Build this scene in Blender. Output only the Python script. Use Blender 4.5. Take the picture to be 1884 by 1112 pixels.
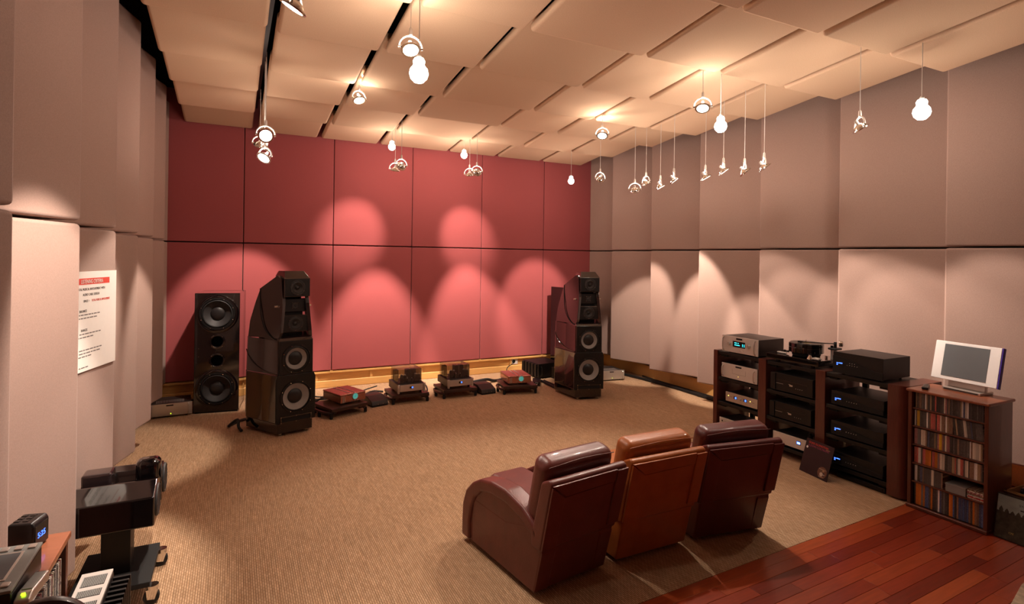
import bpy, bmesh, math, random
from mathutils import Vector, Matrix
random.seed(7)
for o in list(bpy.data.objects): bpy.data.objects.remove(o)
S = bpy.context.scene
COL = S.collection
PI = math.pi

# ------------------------------------------------------------------ camera, world, exposure
# x runs along the red wall, y towards it, z up; the camera stands over (0,0)
F_PX, YAW, ROLL, YH, CAM_H = 1016.59, 0.4663, 0.0143, -80.06, 1.96
cam_d = bpy.data.cameras.new('camera'); cam = bpy.data.objects.new('camera', cam_d); COL.objects.link(cam)
cam_d.sensor_fit = 'HORIZONTAL'; cam_d.sensor_width = 36.0; cam_d.lens = F_PX / 1884 * 36.0
cam_d.shift_y = YH / 1884; cam_d.clip_start = 0.05; cam_d.clip_end = 60
fw = Vector((math.sin(YAW), math.cos(YAW), 0)); rt = Vector((math.cos(YAW), -math.sin(YAW), 0)); up = Vector((0, 0, 1))
r2 = rt * math.cos(ROLL) + up * math.sin(ROLL); u2 = up * math.cos(ROLL) - rt * math.sin(ROLL)
mw = Matrix((r2, u2, -fw)).transposed().to_4x4(); mw.translation = Vector((0, 0, CAM_H)); cam.matrix_world = mw
S.camera = cam
wd = bpy.data.worlds.new('world'); S.world = wd; wd.use_nodes = True
wd.node_tree.nodes['Background'].inputs[0].default_value = (1.0, 0.86, 0.74, 1)
wd.node_tree.nodes['Background'].inputs[1].default_value = 0.02
S.view_settings.view_transform = 'Standard'; S.view_settings.look = 'None'
S.view_settings.gamma = 1.0; S.view_settings.use_curve_mapping = False
S.view_settings.exposure = 0.4
LAMP_COL = (1.0, 0.84, 0.71)
SPOT_W, BULB_W = 150.0, 18.0

# ------------------------------------------------------------------ materials
MATS = {}
def lin(c):
    if isinstance(c, str):
        c = [int(c[i:i + 2], 16) / 255 for i in (0, 2, 4)]
    return tuple((x / 12.92 if x <= 0.04045 else ((x + 0.055) / 1.055) ** 2.4) for x in c) + (1,)
def mat(name, col, rough=0.6, metal=0.0, coat=0.0, spec=0.5, noise=None, bump=None, emit=None, es=0.0, alpha=1.0, trans=0.0, ior=1.45, rand=0.0, sheen=0.0):
    """noise=(scale,(sx,sy,sz),amount): colour grain.  bump=(scale,(sx,sy,sz),strength)"""
    if name in MATS: return MATS[name]
    m = bpy.data.materials.new(name); m.use_nodes = True; MATS[name] = m
    nt = m.node_tree; b = nt.nodes['Principled BSDF']; L = nt.links.new
    c = lin(col)
    b.inputs['Base Color'].default_value = c; b.inputs['Roughness'].default_value = rough; b.inputs['Metallic'].default_value = metal
    b.inputs['Coat Weight'].default_value = coat; b.inputs['Coat Roughness'].default_value = 0.04
    b.inputs['Specular IOR Level'].default_value = spec; b.inputs['IOR'].default_value = ior
    b.inputs['Transmission Weight'].default_value = trans; b.inputs['Alpha'].default_value = alpha
    if sheen: b.inputs['Sheen Weight'].default_value = sheen
    if emit:
        b.inputs['Emission Color'].default_value = lin(emit); b.inputs['Emission Strength'].default_value = es
    def coords(sc):
        tc = nt.nodes.new('ShaderNodeTexCoord'); mp = nt.nodes.new('ShaderNodeMapping'); mp.inputs['Scale'].default_value = sc
        L(tc.outputs['Object'], mp.inputs['Vector']); return mp.outputs['Vector']
    out = None
    if noise or rand:
        hsv = nt.nodes.new('ShaderNodeHueSaturation'); hsv.inputs['Color'].default_value = c
        val = None
        if noise:
            n = nt.nodes.new('ShaderNodeTexNoise'); n.inputs['Scale'].default_value = noise[0]; n.inputs['Detail'].default_value = 5
            L(coords(noise[1]), n.inputs['Vector'])
            mr = nt.nodes.new('ShaderNodeMapRange'); mr.inputs[1].default_value = 0.25; mr.inputs[2].default_value = 0.75
            mr.inputs[3].default_value = 1 - noise[2]; mr.inputs[4].default_value = 1 + noise[2]
            L(n.outputs['Fac'], mr.inputs[0]); val = mr.outputs[0]
        if rand:
            oi = nt.nodes.new('ShaderNodeObjectInfo'); m2 = nt.nodes.new('ShaderNodeMapRange')
            m2.inputs[3].default_value = 1 - rand; m2.inputs[4].default_value = 1 + rand; L(oi.outputs['Random'], m2.inputs[0])
            if val:
                mu = nt.nodes.new('ShaderNodeMath'); mu.operation = 'MULTIPLY'; L(val, mu.inputs[0]); L(m2.outputs[0], mu.inputs[1]); val = mu.outputs[0]
            else: val = m2.outputs[0]
        L(val, hsv.inputs['Value']); L(hsv.outputs['Color'], b.inputs['Base Color'])
    if bump:
        n = nt.nodes.new('ShaderNodeTexNoise'); n.inputs['Scale'].default_value = bump[0]; n.inputs['Detail'].default_value = 4
        L(coords(bump[1]), n.inputs['Vector'])
        bp = nt.nodes.new('ShaderNodeBump'); bp.inputs['Strength'].default_value = bump[2]; bp.inputs['Distance'].default_value = 0.004
        L(n.outputs['Fac'], bp.inputs['Height']); L(bp.outputs['Normal'], b.inputs['Normal'])
    return m
def M(n): return MATS[n]
mat('fabric_mauve', 'a0857a', 0.95, spec=0.1, rand=.035, noise=(160, (1, 1, 1), .10), bump=(420, (1, 1, 1), .25), sheen=.15)
mat('fabric_red', 'a35253', 0.92, spec=0.12, noise=(150, (1, 1, 1), .09), bump=(420, (1, 1, 1), .22), sheen=.15)
mat('fabric_ceiling', 'd9b99b', 0.95, spec=0.1, rand=.08, noise=(150, (1, 1, 1), .08), bump=(420, (1, 1, 1), .2))
mat('plenum', '17120f', 0.95, spec=0.05)
mat('substructure', '4a3a30', 0.9, spec=0.1)
mat('maple', 'd9a765', 0.38, noise=(7, (1.2, 14, 14), .10), coat=.15)
mat('carpet_base', 'a08562', 0.97, spec=0.05)
mat('gloss_black', '0b0708', 0.09, coat=1.0, noise=(40, (1, 1, 1), .2))
mat('gloss_brown', '281d1e', 0.16, coat=1.0, noise=(60, (1, 1, 1), .25))
mat('satin_black', '0d0b0b', 0.45, bump=(300, (1, 1, 1), .05))
mat('matte_black', '0a0909', 0.75, bump=(200, (1, 1, 1), .1))
mat('rubber', '1a1818', 0.6, bump=(120, (1, 1, 1), .1))
mat('cone_black', '2a2727', 0.5, bump=(90, (1, 1, 1), .15))
mat('cap_black', '1e1b1b', 0.38, bump=(90, (1, 1, 1), .1))
mat('cone_grey', '8f8b88', 0.55, noise=(220, (1, 1, 1), .15), bump=(160, (1, 1, 1), .2))
mat('chrome', 'd8d4d0', 0.12, metal=1.0, noise=(30, (1, 1, 1), .03))
mat('silver', 'c9c3bd', 0.34, metal=0.75, noise=(60, (1, 30, 30), .05))
mat('silver_pale', 'd2cdc8', 0.45, metal=0.35, noise=(60, (1, 30, 30), .04))
mat('dark_metal', '3a3331', 0.4, metal=.6, noise=(90, (1, 1, 1), .08))
mat('copper', 'c08a78', 0.25, metal=.85, noise=(40, (30, 1, 1), .08))
mat('amp_wood', '8a4a2c', 0.3, noise=(9, (2, 12, 20), .2), coat=.5)
mat('dark_wood', '35201a', 0.38, noise=(8, (3, 3, 20), .25), coat=.25)
mat('rack_wood', '5a2c22', 0.35, noise=(8, (14, 14, 1.2), .22), coat=.3)
mat('cabinet_wood', '5d3020', 0.33, noise=(8, (12, 12, 1.2), .22), coat=.3)
mat('cabinet_top', '8a4b30', 0.3, noise=(8, (12, 1.2, 12), .18), coat=.3)
mat('console_wood', '9a5c40', 0.28, noise=(7, (12, 1.5, 12), .14), coat=.4)
mat('console_dark', '5a2f20', 0.4, noise=(7, (12, 12, 1.5), .2))
mat('leather_maroon', '66302a', 0.36, noise=(9, (1, 1, 1), .16), bump=(140, (1, 1, 1), .22), coat=.12)
mat('leather_tan', 'a35a26', 0.36, noise=(9, (1, 1, 1), .14), bump=(140, (1, 1, 1), .22), coat=.12)
mat('leather_plum', '54211f', 0.34, noise=(9, (1, 1, 1), .16), bump=(140, (1, 1, 1), .22), coat=.12)
mat('cord_white', 'd9d0c8', 0.5, noise=(60, (1, 1, 1), .03))
mat('cable_black', '0d0c0c', 0.55, bump=(200, (1, 1, 1), .1))
mat('paper_white', 'f1ece6', 0.6, noise=(30, (1, 1, 1), .015))
mat('ink_black', '221f20', 0.7, noise=(30, (1, 1, 1), .02))
mat('ink_grey', '77716e', 0.7, noise=(30, (1, 1, 1), .02))
mat('ink_red', 'd8412f', 0.6, noise=(30, (1, 1, 1), .02))
mat('ink_magenta', '8e3a5c', 0.6, noise=(30, (1, 1, 1), .02))
mat('ink_gold', 'b09a55', 0.6, noise=(30, (1, 1, 1), .02))
mat('sleeve_dark', '1b1a1b', 0.35, noise=(12, (1, 1, 1), .15), coat=.2)
mat('smoke_acrylic', '5a4640', 0.06, alpha=.38, coat=.3, noise=(20, (1, 1, 1), .03))
mat('clear_glass', 'f4efe8', 0.03, trans=1.0, ior=1.35, noise=(20, (1, 1, 1), .01))
mat('tube_glass', '2a2320', 0.08, trans=.35, ior=1.4, coat=.6, noise=(40, (1, 1, 1), .1))
mat('screen_grey', '5d6063', 0.45, coat=.0, noise=(6, (1, 1, 1), .05))
mat('plastic_white', 'ece8e6', 0.3, noise=(40, (1, 1, 1), .01))
mat('plastic_purple', '4a34a0', 0.35, noise=(40, (1, 1, 1), .03))
mat('plastic_grey', '8b8d8a', 0.4, noise=(60, (1, 1, 1), .04))
mat('plastic_black', '161415', 0.28, noise=(60, (1, 1, 1), .08))
mat('cardboard', 'b08d63', 0.85, noise=(14, (1, 1, 8), .1))
mat('rug_beige', 'b7a78f', 0.95, noise=(26, (1, 1, 1), .35), bump=(120, (1, 1, 1), .5))
mat('lcd_cyan', '0a3a40', 0.4, emit='35e0e8', es=2.2)
mat('lcd_blue', '101a40', 0.4, emit='3f6cff', es=3.0)
mat('lcd_white', 'c8d8ff', 0.4, emit='b8ccff', es=3.0)
mat('led_green', '203010', 0.4, emit='b8f020', es=3.0)
mat('led_amber', '403010', 0.4, emit='f0d060', es=2.5)
mat('dial_cyan', '5fb0a8', 0.4, emit='58c8bc', es=.3)
mat('lamp_on', 'ffffff', 0.4, emit='fff1e0', es=14.0)
mat('lamp_glow', 'ffffff', 0.4, emit='fff4e6', es=9.0)

def node_mat(name):
    m = bpy.data.materials.new(name); m.use_nodes = True; MATS[name] = m
    return m, m.node_tree, m.node_tree.nodes['Principled BSDF'], m.node_tree.links.new
# carpet: ribs of short dashes running towards the red wall
m, nt, b, L = node_mat('carpet')
tc = nt.nodes.new('ShaderNodeTexCoord')
def mapped(sc, rz=0):
    mp = nt.nodes.new('ShaderNodeMapping'); mp.inputs['Scale'].default_value = sc; mp.inputs['Rotation'].default_value = (0, 0, rz)
    L(tc.outputs['Object'], mp.inputs['Vector']); return mp.outputs['Vector']
br = nt.nodes.new('ShaderNodeTexBrick'); br.offset = .5; br.inputs['Scale'].default_value = 1
br.inputs['Color1'].default_value = lin('c3a282'); br.inputs['Color2'].default_value = lin('b29070'); br.inputs['Mortar'].default_value = lin('8a6b50')
br.inputs['Mortar Size'].default_value = .0022; br.inputs['Brick Width'].default_value = .034; br.inputs['Row Height'].default_value = .0125
br.inputs['Mortar Smooth'].default_value = .6
L(mapped((1, 1, 1), PI / 2), br.inputs['Vector'])
n1 = nt.nodes.new('ShaderNodeTexNoise'); n1.inputs['Scale'].default_value = 1; n1.inputs['Detail'].default_value = 4
L(mapped((90, 5, 1)), n1.inputs['Vector'])
hs = nt.nodes.new('ShaderNodeHueSaturation'); mr = nt.nodes.new('ShaderNodeMapRange'); mr.inputs[1].default_value = .3; mr.inputs[2].default_value = .7
mr.inputs[3].default_value = .82; mr.inputs[4].default_value = 1.15; L(n1.outputs['Fac'], mr.inputs[0]); L(mr.outputs[0], hs.inputs['Value'])
L(br.outputs['Color'], hs.inputs['Color']); L(hs.outputs['Color'], b.inputs['Base Color'])
b.inputs['Roughness'].default_value = .95; b.inputs['Specular IOR Level'].default_value = .1
bp = nt.nodes.new('ShaderNodeBump'); bp.inputs['Strength'].default_value = .6; bp.inputs['Distance'].default_value = .004; bp.invert = True
L(br.outputs['Fac'], bp.inputs['Height']); L(bp.outputs['Normal'], b.inputs['Normal'])
# red-brown hardwood, one tone per plank
m, nt, b, L = node_mat('plank_wood')
tc = nt.nodes.new('ShaderNodeTexCoord'); oi = nt.nodes.new('ShaderNodeObjectInfo')
n1 = nt.nodes.new('ShaderNodeTexNoise'); n1.inputs['Scale'].default_value = 1; n1.inputs['Detail'].default_value = 6; n1.inputs['Distortion'].default_value = .6
add = nt.nodes.new('ShaderNodeVectorMath'); add.operation = 'ADD'; L(mapped((4, 55, 40)), add.inputs[0])
mul = nt.nodes.new('ShaderNodeMath'); mul.operation = 'MULTIPLY'; mul.inputs[1].default_value = 90; L(oi.outputs['Random'], mul.inputs[0])
L(mul.outputs[0], add.inputs[1]); L(add.outputs[0], n1.inputs['Vector'])
cr = nt.nodes.new('ShaderNodeValToRGB'); e = cr.color_ramp.elements
e[0].position = 0; e[0].color = lin('6e2412'); e[1].position = 1; e[1].color = lin('b86030')
for p, c in ((.3, '84301a'), (.65, '8e371d'), (.92, '9a4424')): x = cr.color_ramp.elements.new(p); x.color = lin(c)
L(oi.outputs['Random'], cr.inputs['Fac'])
hs = nt.nodes.new('ShaderNodeHueSaturation'); mr = nt.nodes.new('ShaderNodeMapRange'); mr.inputs[1].default_value = .3; mr.inputs[2].default_value = .7
mr.inputs[3].default_value = .84; mr.inputs[4].default_value = 1.15; L(n1.outputs['Fac'], mr.inputs[0]); L(mr.outputs[0], hs.inputs['Value'])
L(cr.outputs['Color'], hs.inputs['Color']); L(hs.outputs['Color'], b.inputs['Base Color'])
b.inputs['Roughness'].default_value = .3; b.inputs['Coat Weight'].default_value = .25; b.inputs['Coat Roughness'].default_value = .18
# printed spines: colour plus small print
def spine_mat(name, col, ink):
    m, nt, b, L = node_mat(name)
    tc = nt.nodes.new('ShaderNodeTexCoord'); oi = nt.nodes.new('ShaderNodeObjectInfo')
    mp = nt.nodes.new('ShaderNodeMapping'); mp.inputs['Scale'].default_value = (1, 120, 75); L(tc.outputs['Object'], mp.inputs['Vector'])
    add = nt.nodes.new('ShaderNodeVectorMath'); add.operation = 'ADD'; mul = nt.nodes.new('ShaderNodeMath'); mul.operation = 'MULTIPLY'; mul.inputs[1].default_value = 50
    L(oi.outputs['Random'], mul.inputs[0]); L(mp.outputs[0], add.inputs[0]); L(mul.outputs[0], add.inputs[1])
    n = nt.nodes.new('ShaderNodeTexNoise'); n.inputs['Scale'].default_value = 1; n.inputs['Detail'].default_value = 2; L(add.outputs[0], n.inputs['Vector'])
    mr = nt.nodes.new('ShaderNodeMapRange'); mr.inputs[1].default_value = .56; mr.inputs[2].default_value = .62; L(n.outputs['Fac'], mr.inputs[0])
    mx = nt.nodes.new('ShaderNodeMix'); mx.data_type = 'RGBA'; mx.inputs[6].default_value = lin(col); mx.inputs[7].default_value = lin(ink)
    L(mr.outputs[0], mx.inputs[0])
    hs = nt.nodes.new('ShaderNodeHueSaturation'); m2 = nt.nodes.new('ShaderNodeMapRange'); m2.inputs[3].default_value = .75; m2.inputs[4].default_value = 1.25
    L(oi.outputs['Random'], m2.inputs[0]); L(m2.outputs[0], hs.inputs['Value']); L(mx.outputs[2], hs.inputs['Color']); L(hs.outputs['Color'], b.inputs['Base Color'])
    b.inputs['Roughness'].default_value = .35; return m
SPINES = {'black': ('201c1d', '8a8078'), 'charcoal': ('3a3434', 'a89c92'), 'cream': ('d8cbb8', '7a6a60'), 'white': ('e6e0d8', '8a8080'), 'tan': ('a58a68', '4a3a30'),
          'brown': ('6e4a38', 'b8a890'), 'red': ('b02f30', 'e0c8b0'), 'yellow': ('e0b030', '6a5020'), 'orange': ('d87a28', '5a3018'), 'navy': ('2b2f4e', 'a0a8c0'),
          'blue': ('1f3a6a', 'a8b8d8'), 'grey': ('77716e', '3a3434'), 'rose': ('8a4a4e', 'd8c0b0')}
for k, (c, i) in SPINES.items(): spine_mat('spine_' + k, c, i)

# ------------------------------------------------------------------ builders
def link(name, data, parent=None, loc=None, rot=None):
    o = bpy.data.objects.new(name, data); COL.objects.link(o)
    if parent: o.parent = parent
    if loc: o.location = loc
    if rot: o.rotation_euler = rot
    return o
def thing(name, label, cat, loc=(0, 0, 0), rz=0, group=None):
    o = link(name, None, None, loc, (0, 0, rz)); o.empty_display_size = .05
    return tag(o, label, cat, group)
def tag(o, label=None, cat=None, group=None, kind=None):
    if label: o['label'] = label
    if cat: o['category'] = cat
    if group: o['group'] = group
    if kind: o['kind'] = kind
    return o
class B:
    """collects shapes in one bmesh, done() links it as one mesh object"""
    def __init__(s): s.bm = bmesh.new()
    def box(s, x0, x1, y0, y1, z0, z1, bev=0, seg=2, rz=0, rx=0, ry=0):
        t = bmesh.new(); bmesh.ops.create_cube(t, size=1)
        c = Vector(((x0 + x1) / 2, (y0 + y1) / 2, (z0 + z1) / 2))
        for v in t.verts: v.co = Vector((v.co.x * (x1 - x0), v.co.y * (y1 - y0), v.co.z * (z1 - z0)))
        if bev: bmesh.ops.bevel(t, geom=t.edges[:], offset=bev, segments=seg, affect='EDGES', profile=.5)
        R = Matrix.Rotation(rz, 3, 'Z') @ Matrix.Rotation(ry, 3, 'Y') @ Matrix.Rotation(rx, 3, 'X')
        for v in t.verts: v.co = R @ v.co + c
        return s._merge(t)
    def _merge(s, t):
        me = bpy.data.meshes.new('t'); t.to_mesh(me); t.free(); s.bm.from_mesh(me); bpy.data.meshes.remove(me); return s
    def cyl(s, p0, p1, r0, r1=None, seg=16, caps=True):
        r1 = r0 if r1 is None else r1
        return s.rings([(p0, r0), (p1, r1)], seg, caps)
    def rings(s, pr, seg=16, caps=True, closed=False):
        """swept circles along points with radii"""
        bm = s.bm; n = len(pr); P = [Vector(p) for p, _ in pr]; rows = []
        ref = None
        for i in range(n):
            if closed: d = P[(i + 1) % n] - P[i - 1]
            else: d = P[min(i + 1, n - 1)] - P[max(i - 1, 0)]
            d = d.normalized() if d.length > 1e-9 else Vector((0, 0, 1))
            if ref is None: ref = Vector((0, 0, 1)) if abs(d.z) < .9 else Vector((1, 0, 0))
            a = (ref - d * ref.dot(d)).normalized(); ref = a; bb = d.cross(a)
            rows.append([bm.verts.new(P[i] + (a * math.cos(2 * PI * k / seg) + bb * math.sin(2 * PI * k / seg)) * pr[i][1]) for k in range(seg)])
        for i in range(n if closed else n - 1):
            A, Bq = rows[i], rows[(i + 1) % n]
            for k in range(seg): bm.faces.new((A[k], A[(k + 1) % seg], Bq[(k + 1) % seg], Bq[k]))
        if caps and not closed:
            bm.faces.new(rows[0][::-1]); bm.faces.new(rows[-1])
        return s
    def tube(s, pts, r, seg=8, smooth=3, caps=True):
        P = [Vector(p) for p in pts]
        if smooth and len(P) > 2:
            Q = []
            for i in range(len(P) - 1):
                a, b_, c, d = P[max(i - 1, 0)], P[i], P[i + 1], P[min(i + 2, len(P) - 1)]
                for k in range(smooth):
                    t = k / smooth
                    Q.append(.5 * (2 * b_ + (c - a) * t + (2 * a - 5 * b_ + 4 * c - d) * t * t + (3 * b_ - a - 3 * c + d) * t ** 3))
            P = Q + [P[-1]]
        return s.rings([(p, r) for p in P], seg, caps)
    def lathe(s, prof, o=(0, 0, 0), ax=(0, 0, 1), seg=32, cap0=False, cap1=False):
        """prof: (radius, height along ax)"""
        bm = s.bm; d = Vector(ax).normalized(); ref = Vector((0, 0, 1)) if abs(d.z) < .9 else Vector((1, 0, 0))
        a = (ref - d * ref.dot(d)).normalized(); bb = d.cross(a); o = Vector(o); rows = []
        for r, h in prof:
            if r < 1e-6: rows.append([bm.verts.new(o + d * h)])
            else: rows.append([bm.verts.new(o + d * h + (a * math.cos(2 * PI * k / seg) + bb * math.sin(2 * PI * k / seg)) * r) for k in range(seg)])
        for A, Q in zip(rows, rows[1:]):
            for k in range(seg):
                k2 = (k + 1) % seg
                if len(A) == 1 and len(Q) == 1: continue
                if len(A) == 1: bm.faces.new((A[0], Q[k2], Q[k]))
                elif len(Q) == 1: bm.faces.new((A[k], A[k2], Q[0]))
                else: bm.faces.new((A[k], A[k2], Q[k2], Q[k]))
        if cap0 and len(rows[0]) > 1: bm.faces.new(rows[0][::-1])
        if cap1 and len(rows[-1]) > 1: bm.faces.new(rows[-1])
        return s
    def prism(s, poly, t0, t1, axis='x', bev=0, seg=2):
        """polygon extruded along axis; poly are the two other coordinates in order (y,z)/(x,z)/(x,y)"""
        t = bmesh.new()
        def P(a, b_, w): return {'x': (w, a, b_), 'y': (a, w, b_), 'z': (a, b_, w)}[axis]
        A = [t.verts.new(P(a, b_, t0)) for a, b_ in poly]; Q = [t.verts.new(P(a, b_, t1)) for a, b_ in poly]
        n = len(poly); t.faces.new(A); t.faces.new(Q[::-1])
        for k in range(n): t.faces.new((A[k], Q[k], Q[(k + 1) % n], A[(k + 1) % n]))
        bmesh.ops.recalc_face_normals(t, faces=t.faces[:])
        if bev: bmesh.ops.bevel(t, geom=t.edges[:], offset=bev, segments=seg, affect='EDGES', profile=.5)
        return s._merge(t)
    def loft(s, A, Q, bev=0, seg=2):
        """two matching vertex loops joined into a solid"""
        t = bmesh.new(); a = [t.verts.new(p) for p in A]; q = [t.verts.new(p) for p in Q]; n = len(A)
        t.faces.new(a); t.faces.new(q[::-1])
        for k in range(n): t.faces.new((a[k], q[k], q[(k + 1) % n], a[(k + 1) % n]))
        bmesh.ops.recalc_face_normals(t, faces=t.faces[:])
        if bev: bmesh.ops.bevel(t, geom=t.edges[:], offset=bev, segments=seg, affect='EDGES', profile=.5)
        return s._merge(t)
    def mesh(s, name, mt, smooth=True, ang=38):
        bm = s.bm; bmesh.ops.recalc_face_normals(bm, faces=bm.faces[:])
        if smooth:
            for f in bm.faces: f.smooth = True
            for e in bm.edges:
                if len(e.link_faces) == 2 and e.calc_face_angle(0) > math.radians(ang): e.smooth = False
        nor = None
        if smooth:
            bm.normal_update(); nor = []; AR = {f: f.calc_area() for f in bm.faces}
            for f in bm.faces:
                for l in f.loops:
                    n_ = f.normal * AR[f]; seen = {f}
                    for step in (0, 1):                      # walk the smooth fan both ways round the corner
                        c = l; e = l.edge if step == 0 else l.link_loop_prev.edge; g = f
                        while e.smooth and len(e.link_faces) == 2:
                            g = e.link_faces[0] if e.link_faces[1] is g else e.link_faces[1]
                            if g in seen: break
                            seen.add(g); n_ = n_ + g.normal * AR[g]
                            nl = [q for q in g.loops if q.vert is l.vert][0]
                            e = nl.edge if nl.edge is not e else nl.link_loop_prev.edge
                    nor.append(tuple(n_.normalized()) if n_.length > 1e-12 else tuple(f.normal))
        me = bpy.data.meshes.new(name); bm.to_mesh(me); bm.free(); me.materials.append(M(mt))
        if nor: me.normals_split_custom_set(nor)
        return me
    def done(s, name, mt, parent=None, loc=None, rot=None, smooth=True, ang=38):
        return link(name, s.mesh(name, mt, smooth, ang), parent, loc, rot)
def text(body, size, mt, parent, loc, rot, name='lettering', align='LEFT', ex=.0004, sx=1.0):
    cu = bpy.data.curves.new('t', 'FONT'); cu.body = body; cu.size = size; cu.extrude = ex; cu.align_x = align; cu.resolution_u = 3
    t = bpy.data.objects.new('t', cu); COL.objects.link(t)
    me = bpy.data.meshes.new_from_object(t.evaluated_get(bpy.context.evaluated_depsgraph_get()))
    bpy.data.objects.remove(t); bpy.data.curves.remove(cu)
    me.materials.clear(); me.materials.append(M(mt))
    for v in me.vertices: v.co.x *= sx
    return link(name, me, parent, loc, rot)
def cut(me, mt, holes):
    """round holes (centre, radius, length along y) cut from a mesh"""
    b_ = B()
    for (x, y, z), r, L_ in holes: b_.cyl((x, y - .05, z), (x, y + L_, z), r, seg=40)
    a = link('t', me); c = link('t', b_.mesh('t', mt, False))
    md = a.modifiers.new('b', 'BOOLEAN'); md.object = c; md.operation = 'DIFFERENCE'; md.solver = 'EXACT'
    out = bpy.data.meshes.new_from_object(a.evaluated_get(bpy.context.evaluated_depsgraph_get()))
    bpy.data.objects.remove(a); bpy.data.objects.remove(c)
    out.shade_flat(); return out
FACE = (PI / 2, 0, 0)      # lettering that reads from a front facing -y

def copy_tree(o, parent=None):
    c = o.copy(); COL.objects.link(c); c.parent = parent
    for ch in o.children: copy_tree(ch, c)
    return c

# ------------------------------------------------------------------ the room
RED_V = 8.524
UL_F, UL_N, UR_F, UR_N = -0.7306, -1.0122, 5.818, 6.152
Z_B, Z_S, Z_T = 0.262, 2.121, 3.95
EDGE0, EDGE_SL = 2.48 - 0.0334 * 2.077, 0.0334        # carpet edge: y = EDGE0 + EDGE_SL * x
Y_BACK = -1.6
def edge(x): return EDGE0 + EDGE_SL * x
floor = tag(B().box(-1.3, 6.5, Y_BACK - .2, 8.9, -.2, -.014).done('floor', 'substructure'), kind='structure')
cp = B(); cp.prism([(-1.12, edge(-1.12)), (6.28, edge(6.28)), (6.28, 8.62), (-1.12, 8.62)], -.014, 0, 'z')
cp.done('carpet', 'carpet', floor, smooth=False)['label'] = 'tan ribbed carpet'
tag(B().box(-1.3, 6.5, Y_BACK - .2, 8.9, 4.25, 4.4).done('ceiling', 'plenum'), kind='structure')
ceiling = bpy.data.objects['ceiling']
wall_back = tag(B().box(-1.3, 6.5, 8.60, 8.75, 0, 4.25).done('wall_back', 'substructure'), kind='structure')
wall_left = tag(B().box(-1.3, -1.10, Y_BACK, 8.60, 0, 4.25).done('wall_left', 'substructure'), kind='structure')
wall_right = tag(B().box(6.24, 6.5, Y_BACK, 8.60, 0, 4.25).done('wall_right', 'substructure'), kind='structure')
tag(B().box(-1.3, 6.5, Y_BACK - .2, Y_BACK, 0, 4.25).done('wall_front', 'fabric_mauve'), kind='structure')
# red panels
for row, (z0, z1) in enumerate(((Z_B, Z_S - .007), (Z_S + .007, Z_T + .2))):
    for k in range(6):
        x0, x1 = 0.113 + 1.2 * (k - 1), 0.113 + 1.2 * k
        if k == 0: x0 = -1.02
        me = B().box(-(x1 - x0) / 2 + .004, (x1 - x0) / 2 - .004, 0, .07, 0, z1 - z0, .012, 3).mesh('wall_panel', 'fabric_red')
        link('wall_panel', me, wall_back, ((x0 + x1) / 2, RED_V, z0))['label'] = 'red fabric acoustic panel'
# saw-tooth panels of the side walls: far edge stands proud
def saw(side):
    uf, un, pitch, first, wall = (UL_F, UL_N, 1.003, 8.692, wall_left) if side == 'l' else (UR_F, UR_N, 1.0016, 8.7528, wall_right)
    sg = 1 if side == 'l' else -1
    back = un - sg * .07
    mes = {}
    for row, (z0, z1) in enumerate(((.255, Z_S - .008), (Z_S + .008, Z_T))):
        full = [(0, 0), (un - uf, -pitch + .006), (back - uf, -pitch + .006), (back - uf, 0)]
        mes[row] = B().prism(full, 0, z1 - z0, 'z', .02, 3).mesh('wall_panel', 'fabric_mauve', ang=50)
        yb = RED_V - .006; f = (first - yb) / pitch; uc = uf + (un - uf) * f
        cut = [(uc, yb), (un, first - pitch + .006), (back, first - pitch + .006), (back, yb)]
        B().prism(cut, z0, z1, 'z', .012, 2).done('wall_panel', 'fabric_mauve', wall, ang=50)
        for k in range(1, 10):
            link('wall_panel', mes[row], wall, (uf, first - k * pitch, z0))
saw('l'); saw('r')
# ceiling panels: tilted shingles, far edge low
CCOL = [(-.607, .209), (.278, 1.06), (1.12, 1.93), (1.98, 3.06), (3.095, 3.91), (3.96, 4.78), (4.835, 5.65)]
CROW = [8.48, 7.54, 6.55, 5.66, 4.66, 3.69, 2.70, 1.71, .72, -.27, -1.2]
cm = {}
for ci, (x0, x1) in enumerate(CCOL):
    w = round(x1 - x0, 2)
    if w not in cm:
        t = B().box(-(x1 - x0) / 2, (x1 - x0) / 2, -1.02, 0, 0, .075, .03, 4); cm[w] = t.mesh('ceiling_panel', 'fabric_ceiling')
    for ri, yf in enumerate(CROW):
        if yf - 1.02 < Y_BACK: continue
        link('ceiling_panel', cm[w], ceiling, ((x0 + x1) / 2, yf, 3.675 + (.03 if ci == 0 else 0)), (-.115, 0, 0))
# services above the panels (seen through the gaps)
for x in (-.86, .245, 1.09, 1.955):
    B().box(x - .02, x + .02, -1, 8.4, 3.98, 4.02).done('hanger_rail', 'dark_metal', ceiling)
# timber skirting under the red panels
base = tag(B().box(-1.02, 6.1, 8.575, 8.60, 0, .262).done('baseboard_back', 'maple'), kind='structure')
B().box(-1.02, 6.1, 8.525, 8.575, .218, .248, .004).done('top_rail', 'maple', base)
B().box(-1.02, 6.1, 8.545, 8.575, 0, .105, .01, 3).done('lower_board', 'maple', base)
for k in range(7):
    x = -.49 + .8 * k * 1.0
    B().box(x - .02, x + .02, 8.553, 8.577, .1, .22, .002).done('stile', 'maple', base)
for k in range(5):
    x = .113 + 1.2 * k
    B().box(x - .02, x + .02, 8.518, 8.53, .225, .258, .003).done('clip', 'maple', base)
br_ = tag(B().box(6.205, 6.24, Y_BACK, 8.57, 0, .2, .006).done('baseboard_right', 'maple'), kind='structure')
bl_ = tag(B().box(-1.10, -1.065, Y_BACK, 8.57, 0, .2, .006).done('baseboard_left', 'maple'), kind='structure')
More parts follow.
